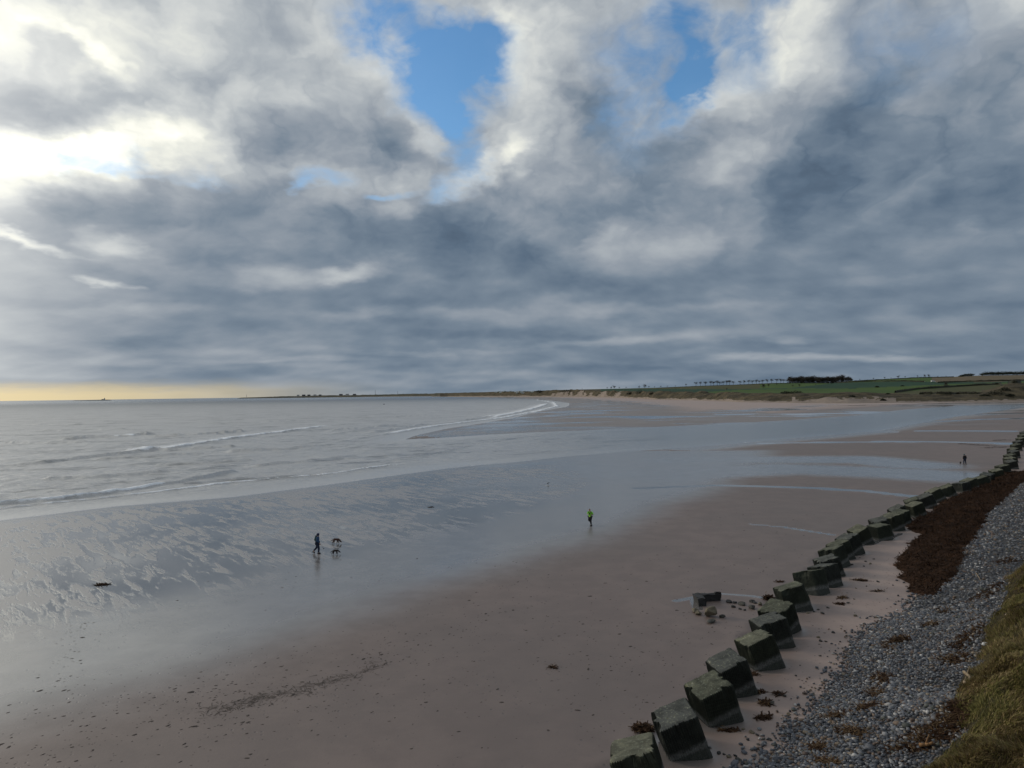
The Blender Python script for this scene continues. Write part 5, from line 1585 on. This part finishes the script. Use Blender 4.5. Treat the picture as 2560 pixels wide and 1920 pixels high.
rock(1806, 1544, .20, .18, .13, 10, m_rock, 'low brown stone just right of the pitted rock')
for (u, v, s_, lab, mt) in [(1824, 1506, .26, 'first flat dark stone right of the broken concrete', m_wetrock), (1838, 1508, .20, 'second dark stone right of the broken concrete', m_wetrock),
                        (1856, 1512, .32, 'large flat dark stone in the rubble right of the pool', m_rock), (1880, 1505, .27, 'pointed black stone at the back of the rubble', m_wetrock),
                        (1888, 1508, .16, 'small black stone beside the pointed one in the rubble', m_wetrock), (1901, 1512, .24, 'reddish stone at the right end of the rubble', m_rock2),
                        (1878, 1521, .33, 'big two-tone stone at the front of the rubble', m_rock), (1834, 1518, .20, 'low black stone at the front left of the rubble', m_wetrock),
                        (1850, 1523, .15, 'little black stone in the middle of the rubble front', m_wetrock), (1862, 1526, .13, 'tiny black stone before the big two-tone stone', m_wetrock)]:
    rock(u, v, s_, s_ * .8, s_ * .5, int(u * 3 + v) % 97, mt, lab, 'stone', 'stone', 'rubble stones by the broken concrete', sub=2)
# loose stones on the sand behind the row
STONES = [(1930, 1760), (1948, 1738), (1962, 1741), (1880, 1832), (1893, 1838), (1908, 1849), (1870, 1850), (1896, 1862), (1858, 1824), (1902, 1874), (1925, 1850), (1941, 1864), (1960, 1818), (1972, 1786), (1990, 1690), (2050, 1640),
          (2052, 1603), (2064, 1604), (2046, 1594), (2100, 1605), (2116, 1590), (2084, 1582), (2160, 1560), (2138, 1540), (2010, 1528), (2022, 1526), (2036, 1530), (2046, 1525), (2020, 1534), (2056, 1534), (2070, 1520), (2120, 1508), (2135, 1498),
          (2140, 1471), (2166, 1466), (2195, 1455), (2150, 1395), (2164, 1404), (2176, 1410), (2160, 1416), (2184, 1398), (2130, 1412), (1810, 1886), (1822, 1893), (1838, 1890), (1846, 1900), (1798, 1884), (2240, 1505), (2226, 1534)]
ST_XY = [pg(u, v) for u, v in STONES]
near_cube = [min(range(len(BLOCKS)), key=lambda k: math.dist(BLOCKS[k][:2], q_[:2])) for q_ in ST_XY]
st_me = []
for k in range(5):
    bm = rock_bm(1.0, 0.8, 0.55, 30 + k, 2)
    me = bpy.data.meshes.new('stone'); bm.to_mesh(me); bm.free()
    me.materials.append([m_rock, m_wetrock, m_rock, m_rock2, m_wetrock][k])
    st_me.append(me)
for i_, (u, v) in enumerate(STONES):
    x, y, z = ST_XY[i_]
    o = bpy.data.objects.new('small_stone', st_me[i_ % 5]); COL.objects.link(o)
    s_ = random.uniform(0.07, 0.16)
    o.location = (x, y, z + s_ * 0.2); o.scale = (s_, s_, s_); o.rotation_euler = (0, 0, random.uniform(0, 6.28))
    c_ = near_cube[i_]
    same = sorted([j for j in range(len(STONES)) if near_cube[j] == c_], key=lambda j: math.dist(BLOCKS[c_][:2], ST_XY[j][:2]))
    tag(o, 'small dark stone by the %s cube from the near end, %s nearest to it' % (ORD[c_], ORD[same.index(i_)]), 'stone', 'loose stones behind the row of cubes')

# scraps of weed, shells and worm casts strewn over the open sand
rng = RNG
def scrap_band(n, line, spread):
    L = np.array([pg(u, v)[:2] for u, v in line])
    k = rng.integers(0, len(L) - 1, n); t_ = rng.random(n)
    p_ = L[k] + (L[k + 1] - L[k]) * t_[:, None]
    return p_[:, 0] + rng.normal(0, spread, n), p_[:, 1] + rng.normal(0, spread, n)
xs, ys = [], []
for n, line, sp in [(260, [(200, 1900), (600, 1780), (900, 1690), (1150, 1560), (1300, 1460)], 1.6), (420, [(300, 1830), (750, 1730), (950, 1650), (1180, 1500), (1400, 1380)], 3.2), (300, [(0, 1850), (400, 1760), (700, 1690)], 2.2),
                    (420, [(900, 1880), (1300, 1650), (1550, 1480), (1800, 1360), (2050, 1280)], 4.0), (300, [(1350, 1800), (1550, 1600), (1750, 1420), (1950, 1330)], 3.0), (160, [(1500, 1760), (1650, 1620), (1800, 1560)], 2.0),
                    (90, [(180, 1560), (150, 1760)], .6), (180, [(1940, 1790), (2080, 1600), (2180, 1500), (2230, 1400)], 1.2), (120, [(1700, 1330), (2000, 1260), (2250, 1215)], 3.0), (60, [(560, 1480), (900, 1420)], 3.5)]:
    a_, b_ = scrap_band(n, line, sp); xs.append(a_); ys.append(b_)
xs, ys = np.concatenate(xs), np.concatenate(ys)
k = (shore_dist(xs, ys) > 3) & (ys > 16); xs, ys = xs[k], ys[k]
n = len(xs)
s_ = rng.gamma(1.8, 0.018, n) + 0.02
an = rng.normal(0.75, 0.5, n); asp = rng.uniform(0.3, 0.8, n)
hexa = np.array([(math.cos(k * math.pi / 3), math.sin(k * math.pi / 3)) for k in range(6)])
jit = rng.uniform(0.6, 1.3, (n, 6, 1))
Hx = hexa[None] * jit * s_[:, None, None] * np.stack([np.ones(n), asp], 1)[:, None]
rx = Hx[..., 0] * np.cos(an)[:, None] - Hx[..., 1] * np.sin(an)[:, None] + xs[:, None]
ry = Hx[..., 0] * np.sin(an)[:, None] + Hx[..., 1] * np.cos(an)[:, None] + ys[:, None]
zc = ground_z(xs, ys)
ringv = np.stack([rx, ry, np.repeat((zc + 0.002)[:, None], 6, 1)], -1)
top = np.stack([xs, ys, zc + s_ * 0.2], -1)[:, None]
V = np.concatenate([ringv, top], 1).reshape(-1, 3)
bi = np.arange(n)[:, None] * 7
F = np.concatenate([np.stack([bi[:, 0] + j, bi[:, 0] + (j + 1) % 6, bi[:, 0] + 6], 1) for j in range(6)])
m_scrap = simple('weed_scrap', (0.062, 0.048, 0.041), 0.85, 0.3, 1.0)
o = mesh_np('seaweed_scraps', V, F, [m_scrap], smooth=False)
tag(o, 'dark scraps of weed and worm casts strewn over the open sand', 'seaweed', kind='stuff')
# drained streaks of weed dust: thin straps lying along the old tide line
xs, ys = scrap_band(380, [(520, 1782), (600, 1762), (660, 1742), (740, 1728), (800, 1708), (880, 1690), (950, 1660)], 0.35)
V, F = ribbons(xs, ys, ground_z(xs, ys) + 0.012, 0.35, 0.012, rng, 0.02, 2)
V[:, 2] = ground_z(V[:, 0], V[:, 1]) + 0.012
o = mesh_np('tide_line_weed', V, F, [m_scrap], smooth=False)
tag(o, 'thin dark streak of fine weed along the old tide line on the near sand', 'seaweed', kind='stuff')

# ------------------------------------------------------------------ people and dogs
m_skin = simple('skin', (0.42, 0.26, 0.19), 0.6, 0.08, 20)
m_navy = simple('navy_cloth', (0.012, 0.020, 0.045), 0.9, 0.3, 14)
m_blue = simple('blue_jacket', (0.012, 0.050, 0.125), 0.7, 0.25, 14)
m_hood = simple('navy_hood', (0.010, 0.016, 0.055), 0.8, 0.2, 14)
m_teal = simple('teal_pack', (0.030, 0.075, 0.085), 0.8, 0.25, 14)
m_black = simple('black_cloth', (0.010, 0.011, 0.014), 0.9, 0.3, 14)
m_boot = simple('boot_leather', (0.015, 0.013, 0.012), 0.7, 0.3, 14)
m_hiviz = simple('hi_vis_green', (0.17, 0.62, 0.03), 0.6, 0.12, 14)
m_hiviz_y = simple('hi_vis_yellow', (0.62, 0.80, 0.10), 0.5, 0.1, 14)
m_hair = simple('brown_hair', (0.04, 0.025, 0.015), 0.8, 0.3, 30)

def skin_mesh(name, J, E, mat, parent, root, sub=2):
    """continuous tapered surface grown over a skeleton: J joint -> (x, y, z, radius) or (x, y, z, rx, ry)"""
    keys = list(J)
    me = bpy.data.meshes.new(name)
    me.from_pydata([J[k][:3] for k in keys], [(keys.index(a_), keys.index(b_)) for a_, b_ in E], [])
    o = bpy.data.objects.new(name, me)
    COL.objects.link(o)
    md = o.modifiers.new('skin', 'SKIN')
    md.use_smooth_shade = True
    md.branch_smoothing = 0.6
    lay = me.skin_vertices[0] if len(me.skin_vertices) else None
    if lay is None:
        bm = bmesh.new(); bm.from_mesh(me); bm.verts.layers.skin.verify(); bm.to_mesh(me); bm.free()
        lay = me.skin_vertices[0]
    for k, sv in zip(keys, lay.data):
        r_ = J[k][3:]
        sv.radius = (r_[0] * 1.28, (r_[1] if len(r_) > 1 else r_[0]) * 1.28)
        sv.use_root = (k == root)
    ss = o.modifiers.new('sub', 'SUBSURF'); ss.levels = sub; ss.render_levels = sub
    dg = bpy.context.evaluated_depsgraph_get()
    em = bpy.data.meshes.new_from_object(o.evaluated_get(dg))
    em.name = name
    o.modifiers.clear()
    o.data = em
    bpy.data.meshes.remove(me)
    em.materials.clear(); em.materials.append(mat)
    em.polygons.foreach_set('use_smooth', np.full(len(em.polygons), True))
    if parent: o.parent = parent
    return o
def chain(*ks):
    return list(zip(ks[:-1], ks[1:]))
def lerp(a_, b_, t_):
    return tuple(a_[k] + (b_[k] - a_[k]) * t_ for k in range(3))

def person(name, loc, rz, P, label, jacket, trousers, boots, head_cov=None, brim=False, scale=1.0, hood=False):
    """P: joint positions, facing +x; left is +y"""
    t = empty(name, loc, rz)
    t.scale = (scale,) * 3
    tag(t, label, 'person')
    J = {'pelvis': (*P['pelvis'], .125, .105), 'waist': (*P['waist'], .115, .10), 'chest': (*P['chest'], .145, .11), 'neck': (*P['neck'], .055), 'jaw': (*P['jaw'], .072, .075), 'head': (*P['head'], .085, .078), 'crown': (*P['crown'], .055)}
    E = chain('pelvis', 'waist', 'chest', 'neck', 'jaw', 'head', 'crown')
    hx = Vector(P['head']) - Vector(P['jaw'])
    fw = Vector(P.get('face', (1, 0, 0))).normalized()
    nose = Vector(P['jaw']) * 0.45 + Vector(P['head']) * 0.55 + fw * 0.105
    J['nose'] = (*nose, .012); E.append(('head', 'nose'))
    side = Vector((0, 0, 1)).cross(fw).normalized()
    for s_, nm in ((1, 'ear_l'), (-1, 'ear_r')):
        J[nm] = (*(Vector(P['head']) - Vector((0, 0, .02)) + side * s_ * 0.088), .014); E.append(('head', nm))
    for s_ in 'lr':
        J['sh_' + s_] = (*P['sh_' + s_], .062); J['el_' + s_] = (*P['el_' + s_], .043); J['wr_' + s_] = (*P['wr_' + s_], .030)
        d_ = (Vector(P['wr_' + s_]) - Vector(P['el_' + s_])).normalized()
        curl = Vector(P.get('curl_' + s_, (0.3, 0, -0.5))).normalized()
        sd_ = d_.cross(curl).normalized()
        palm = Vector(P['wr_' + s_]) + d_ * 0.07
        J['palm_' + s_] = (*palm, .034, .018)
        E += chain('chest', 'sh_' + s_, 'el_' + s_, 'wr_' + s_, 'palm_' + s_)
        for f_, (off, ln) in enumerate(((-.027, .062), (-.009, .074), (.009, .070), (.026, .054))):
            k1 = palm + d_ * (0.035 + ln * 0.3) + sd_ * off
            k2 = k1 + d_ * ln * 0.45 + curl * ln * 0.45
            J['f%d_%s' % (f_, s_)] = (*k1, .0095); J['g%d_%s' % (f_, s_)] = (*k2, .0085)
            E += chain('palm_' + s_, 'f%d_%s' % (f_, s_), 'g%d_%s' % (f_, s_))
        th = Vector(P['wr_' + s_]) + d_ * 0.035 - sd_ * 0.042
        th2 = th + d_ * 0.04 + curl * 0.03
        J['t_' + s_] = (*th, .012); J['u_' + s_] = (*th2, .010)
        E += chain('palm_' + s_, 't_' + s_, 'u_' + s_)
        J['hip_' + s_] = (*P['hip_' + s_], .092); J['kn_' + s_] = (*P['kn_' + s_], .058); J['an_' + s_] = (*P['an_' + s_], .040); J['toe_' + s_] = (*P['toe_' + s_], .030)
        E += chain('pelvis', 'hip_' + s_, 'kn_' + s_, 'an_' + s_, 'toe_' + s_)
    skin_mesh('body', J, E, m_skin, t, 'pelvis')
    pad = 0.028
    Jj = {k: (*J[k][:3], *[r_ + pad for r_ in J[k][3:]]) for k in ('pelvis', 'waist', 'chest', 'sh_l', 'sh_r', 'el_l', 'el_r')}
    Jj['collar'] = (*lerp(P['chest'], P['neck'], .75), .075)
    for s_ in 'lr':
        Jj['cuff_' + s_] = (*lerp(P['el_' + s_], P['wr_' + s_], P.get('sleeve', .92)), .045)
        Jj['hem_' + s_] = (*lerp(P['hip_' + s_], P['kn_' + s_], .16), .105)
    skin_mesh('jacket', Jj, chain('pelvis', 'waist', 'chest', 'collar') + sum([chain('chest', 'sh_' + s_, 'el_' + s_, 'cuff_' + s_) + [('pelvis', 'hem_' + s_)] for s_ in 'lr'], []), jacket, t, 'pelvis')
    Jt = {'pelvis': (*P['pelvis'], .145, .12)}
    for s_ in 'lr':
        Jt['hip_' + s_] = (*P['hip_' + s_], .112); Jt['kn_' + s_] = (*P['kn_' + s_], .076); Jt['an_' + s_] = (*lerp(P['kn_' + s_], P['an_' + s_], .93), .060)
    skin_mesh('trousers', Jt, sum([chain('pelvis', 'hip_' + s_, 'kn_' + s_, 'an_' + s_) for s_ in 'lr'], []), trousers, t, 'pelvis')
    for s_ in 'lr':
        a_, q_ = Vector(P['an_' + s_]), Vector(P['toe_' + s_])
        heel = a_ + (a_ - q_) * 0.35
        heel.z = min(a_.z, q_.z) * 0.5 + a_.z * 0.5 - 0.035
        skin_mesh('boot', {'a': (*a_, .068), 'h': (*heel, .055), 'm': (*(a_ * .4 + q_ * .6), .060, .052), 'q': (*(q_ + (q_ - a_) * .12), .052, .042)}, [('a', 'h'), ('a', 'm'), ('m', 'q')], boots, t, 'a', 1)
    if head_cov:
        hd, cr, jw = Vector(P['head']), Vector(P['crown']), Vector(P['jaw'])
        bk = hd - fw * 0.022
        if hood:
            skin_mesh('hood', {'n': (*(Vector(P['neck']) - fw * .02), .095), 'j': (*(jw - fw * .03), .105), 'h': (*bk, .112), 'c': (*(cr - fw * .015), .080)}, chain('n', 'j', 'h', 'c'), head_cov, t, 'n')
        else:
            skin_mesh('cap', {'h': (*(bk + Vector((0, 0, .035))), .098), 'c': (*(cr + Vector((0, 0, .005))), .070)}, chain('h', 'c'), head_cov, t, 'h')
            if brim:
                skin_mesh('cap_peak', {'a': (*(hd + fw * .07 + Vector((0, 0, .045))), .045, .012), 'b': (*(hd + fw * .16 + Vector((0, 0, .035))), .035, .010)}, [('a', 'b')], head_cov, t, 'a', 1)
            skin_mesh('hair', {'a': (*(hd - fw * .045 - Vector((0, 0, .01))), .078), 'b': (*(jw - fw * .055), .060)}, [('a', 'b')], m_hair, t, 'a', 1)
    return t
WALK = dict(pelvis=(0, 0, .95), waist=(.01, 0, 1.10), chest=(.03, 0, 1.33), neck=(.045, 0, 1.50), jaw=(.075, 0, 1.575), head=(.07, 0, 1.66), crown=(.055, 0, 1.735), face=(1, 0, -.15),
            sh_l=(.03, .19, 1.42), sh_r=(.03, -.19, 1.42), el_l=(-.10, .23, 1.14), el_r=(.10, -.24, 1.13), wr_l=(-.06, .22, .90), wr_r=(.24, -.22, .93),
            curl_l=(.6, 0, -.5), curl_r=(.5, .2, -.6), hip_l=(-.02, .10, .90), hip_r=(.02, -.10, .90), kn_l=(-.10, .10, .50), kn_r=(.14, -.10, .49), an_l=(-.40, .10, .19), an_r=(.12, -.10, .075), toe_l=(-.27, .10, .035), toe_r=(.29, -.10, .035))
x, y, z = pg(794, 1384)
person('person', (x, y, z), -0.05, WALK, 'person in a blue hooded jacket walking right on the wet sand', m_blue, m_navy, m_boot, m_hood, hood=True)
# what the walker carries
bp = empty('backpack', (x - 0.13, y + 0.01, z + 1.28), -0.05)
tag(bp, 'dark teal rucksack on the back of the walker in blue', 'backpack')
bm = bmesh.new(); bmesh.ops.create_cube(bm, size=1.0)
bmesh.ops.subdivide_edges(bm, edges=bm.edges[:], cuts=4, use_grid_fill=True)
for v_ in bm.verts:
    c_ = v_.co
    k = 1 - 0.35 * (abs(c_.z) * 2) ** 3
    v_.co = Vector((c_.x * 0.19 * (1 - .4 * (2 * abs(c_.y)) ** 2) * k, c_.y * 0.30 * k, c_.z * 0.50))
bm_obj('pack_body', bm, m_teal, bp, True)
bm = bmesh.new(); bmesh.ops.create_icosphere(bm, subdivisions=2, radius=0.1)
for v_ in bm.verts: v_.co = Vector((v_.co.x * 0.6 - 0.09, v_.co.y * 1.1, v_.co.z * 1.2 - 0.08))
bm_obj('pocket', bm, m_teal, bp, True)
for s_ in (-1, 1):
    bm = bmesh.new()
    pts = [(0.02, s_ * .11, .22), (.10, s_ * .13, .20), (.24, s_ * .13, .05), (.22, s_ * .15, -.12), (.02, s_ * .13, -.22)]
    for a_, b_ in zip(pts[:-1], pts[1:]): limb(bm, a_, b_, .018, .018, 6)
    bm_obj('strap', bm, m_black, bp, True)
bt = empty('ball_thrower', (x + 0.28, y - 0.23, z + 0.86), -0.05)
tag(bt, 'thin dark ball thrower held low by the walker in blue', 'ball thrower')
bm = bmesh.new(); limb(bm, (-.05, 0, .08), (.28, 0, -.36), .011, .009, 8); bm_obj('shaft', bm, m_black, bt)
bm = bmesh.new(); limb(bm, (-.07, 0, .11), (.02, 0, -.02), .020, .018, 8); bm_obj('grip', bm, m_navy, bt)
bm = bmesh.new(); bmesh.ops.create_icosphere(bm, subdivisions=2, radius=.045)
for v_ in bm.verts: v_.co += Vector((.30, 0, -.39))
bm_obj('ball_cup', bm, m_black, bt, True)

RUN = dict(pelvis=(0, 0, .93), waist=(.02, 0, 1.07), chest=(.06, 0, 1.29), neck=(.09, 0, 1.45), jaw=(.125, 0, 1.52), head=(.12, 0, 1.605), crown=(.105, 0, 1.68), face=(1, 0, -.1), sleeve=.25,
           sh_l=(.06, .185, 1.38), sh_r=(.06, -.185, 1.38), el_l=(-.06, .27, 1.12), el_r=(.02, -.27, 1.12), wr_l=(.14, .20, 1.10), wr_r=(.20, -.12, 1.17),
           curl_l=(.2, -.5, .3), curl_r=(.1, .5, .3), hip_l=(.0, .09, .88), hip_r=(.0, -.09, .88), kn_l=(.10, .09, .48), kn_r=(.14, -.09, .52), an_l=(.0, .09, .075), an_r=(-.24, -.09, .40), toe_l=(.17, .09, .035), toe_r=(-.30, -.09, .25))
x, y, z = pg(1476, 1314)
rn = person('person', (x, y, z), math.radians(-125), RUN, 'runner in a bright yellow-green top and black tights on the sand', m_hiviz, m_black, m_boot, m_black, brim=True)
# dark body harness over the top, and its pale hem
bm = bmesh.new()
for s_ in (-1, 1):
    pts = [(.13, s_ * .12, 1.42), (.20, s_ * .06, 1.28), (.19, 0, 1.14)]
    for a_, b_ in zip(pts[:-1], pts[1:]): limb(bm, a_, b_, .028, .026, 6)
bm_obj('chest_strap', bm, m_black, rn, True)
bm = bmesh.new(); lathe(bm, [(.172, .86), (.176, .90), (.17, .94)], 16)
bm_obj('pale_hem', bm, m_hiviz_y, rn, True)

STAND = dict(pelvis=(0, 0, .95), waist=(.01, 0, 1.10), chest=(.02, 0, 1.33), neck=(.05, 0, 1.50), jaw=(.09, 0, 1.56), head=(.10, 0, 1.645), crown=(.10, 0, 1.72), face=(1, 0, -.35),
             sh_l=(.01, .20, 1.42), sh_r=(.01, -.20, 1.42), el_l=(-.05, .29, 1.15), el_r=(-.03, -.29, 1.15), wr_l=(.08, .28, .92), wr_r=(.06, -.29, .91),
             hip_l=(0, .10, .90), hip_r=(0, -.10, .90), kn_l=(.06, .13, .49), kn_r=(-.02, -.13, .49), an_l=(.05, .15, .075), an_r=(-.10, -.15, .09), toe_l=(.21, .16, .035), toe_r=(.05, -.16, .035))
x, y, z = pg(2412, 1160.5)
person('person', (x, y, z), math.radians(100), STAND, 'person in dark clothes walking a small dog beyond the cubes', m_black, m_navy, m_boot, m_teal, scale=1.02, hood=True)

m_dogdark = simple('dark_brown_fur', (0.022, 0.014, 0.011), 0.85, 0.4, 25)
m_dogtan = simple('liver_fur', (0.060, 0.028, 0.018), 0.85, 0.4, 25)
def dog(loc, rz, sc_, mat, label, head_down=0.0, tail=0.0, stride=0.12):
    t = empty('dog', loc, rz); t.scale = (sc_,) * 3
    tag(t, label, 'dog')
    hd = head_down
    J = {'rump': (-.34, 0, .50, .085), 'loin': (-.12, 0, .53, .085), 'chest': (.16, 0, .49, .115), 'withers': (.26, 0, .53, .09), 'neck': (.40, 0, .60 - .22 * hd, .06), 'skull': (.50, 0, .68 - .42 * hd, .062), 'muzzle': (.60, 0, .64 - .50 * hd, .034), 'nose': (.67, 0, .62 - .53 * hd, .022),
         'ear1': (.47, .075, .66 - .44 * hd, .016), 'ear1b': (.48, .095, .58 - .46 * hd, .020), 'ear2': (.47, -.075, .66 - .44 * hd, .016), 'ear2b': (.48, -.095, .58 - .46 * hd, .020),
         'tail1': (-.46, 0, .50 + .1 * tail, .025), 'tail2': (-.60, 0, .44 + .25 * tail, .020), 'tail3': (-.68, 0, .36 + .35 * tail, .014)}
    E = chain('rump', 'loin', 'chest', 'withers', 'neck', 'skull', 'muzzle', 'nose') + chain('skull', 'ear1', 'ear1b') + chain('skull', 'ear2', 'ear2b') + chain('rump', 'tail1', 'tail2', 'tail3')
    for s_, nm, ph in ((.085, 'l', 1), (-.085, 'r', -1)):
        J['f_sh' + nm] = (.19, s_, .40, .05); J['f_el' + nm] = (.16 + stride * .3 * ph, s_, .27, .032); J['f_wr' + nm] = (.17 + stride * .8 * ph, s_, .12, .023); J['f_pw' + nm] = (.20 + stride * ph, s_, .022, .024)
        E += chain('chest', 'f_sh' + nm, 'f_el' + nm, 'f_wr' + nm, 'f_pw' + nm)
        J['h_hp' + nm] = (-.33, s_, .42, .065); J['h_kn' + nm] = (-.26 - stride * .3 * ph, s_, .29, .042); J['h_hk' + nm] = (-.40 - stride * .8 * ph, s_, .17, .024); J['h_pw' + nm] = (-.36 - stride * ph, s_, .022, .024)
        E += chain('rump', 'h_hp' + nm, 'h_kn' + nm, 'h_hk' + nm, 'h_pw' + nm)
    J = {k_: (*v_[:3], v_[3] * (1.45 if k_ in ('rump', 'loin', 'chest', 'withers', 'skull') else 1.7)) for k_, v_ in J.items()}
    skin_mesh('body', J, E, mat, t, 'loin')
    bm = bmesh.new(); limb(bm, (.355, 0, .575 - .14 * hd), (.375, 0, .585 - .16 * hd), .074, .072, 12)
    bm_obj('collar', bm, m_black, t, True)
    return t
x, y, z = pg(841, 1359)
dog((x, y, z), 0.05, 0.74, m_dogtan, 'liver-brown dog nosing the wet sand, farther of the two dogs', .9, -.3)
x, y, z = pg(839, 1386)
dog((x, y, z), 0.25, 0.62, m_dogdark, 'black dog on the wet sand, nearer of the two dogs', .75, -.2)
x, y, z = pg(2401, 1160)
dog((x, y, z), math.radians(60), 0.62, m_dogdark, 'small dark dog beside the person beyond the cubes', 0.1, .6)

def bird(u, v, sc_, label, rz=0.3):
    x, y, z = pg(u, v)
    t = empty('shore_bird', (x, y, z), rz); t.scale = (sc_,) * 3
    tag(t, label, 'bird')
    skin_mesh('body', {'t': (-.22, 0, .20, .02), 'b': (-.08, 0, .23, .06), 'c': (.06, 0, .26, .07), 'n': (.12, 0, .33, .035), 'h': (.15, 0, .38, .036), 'k': (.19, 0, .375, .015)}, chain('t', 'b', 'c', 'n', 'h', 'k'), simple('bird_feathers', (0.10, 0.10, 0.11), 0.8, 0.4, 12), t, 'c')
    bm = bmesh.new(); limb(bm, (.19, 0, .375), (.29, 0, .35), .012, .004, 6); bm_obj('beak', bm, m_straw, t)
    for s_ in (-1, 1):
        bm = bmesh.new(); limb(bm, (0, s_ * .03, .20), (.0, s_ * .03, .01), .008, .008, 5); limb(bm, (0, s_ * .03, .01), (.05, s_ * .03, .008), .010, .006, 5)
        bm_obj('leg', bm, m_straw, t)
bird(1370, 1212, 0.9, 'small grey shore bird standing on the wet flats above the runner')
by = px_ground(960, 1011.5)
t = empty('mooring_buoy', (by[0], by[1], 0)); tag(t, 'tiny dark buoy out on the sea before the far coast', 'buoy')
bm = bmesh.new(); lathe(bm, [(.3, -.5), (1.0, -.2), (1.1, .3), (.5, .9), (.18, 1.1)], 12); bm_obj('float', bm, m_black, t, True)
bm = bmesh.new(); lathe(bm, [(.14, 1.0), (.12, 2.4), (.02, 2.5)], 8); bm_obj('mast', bm, m_black, t)
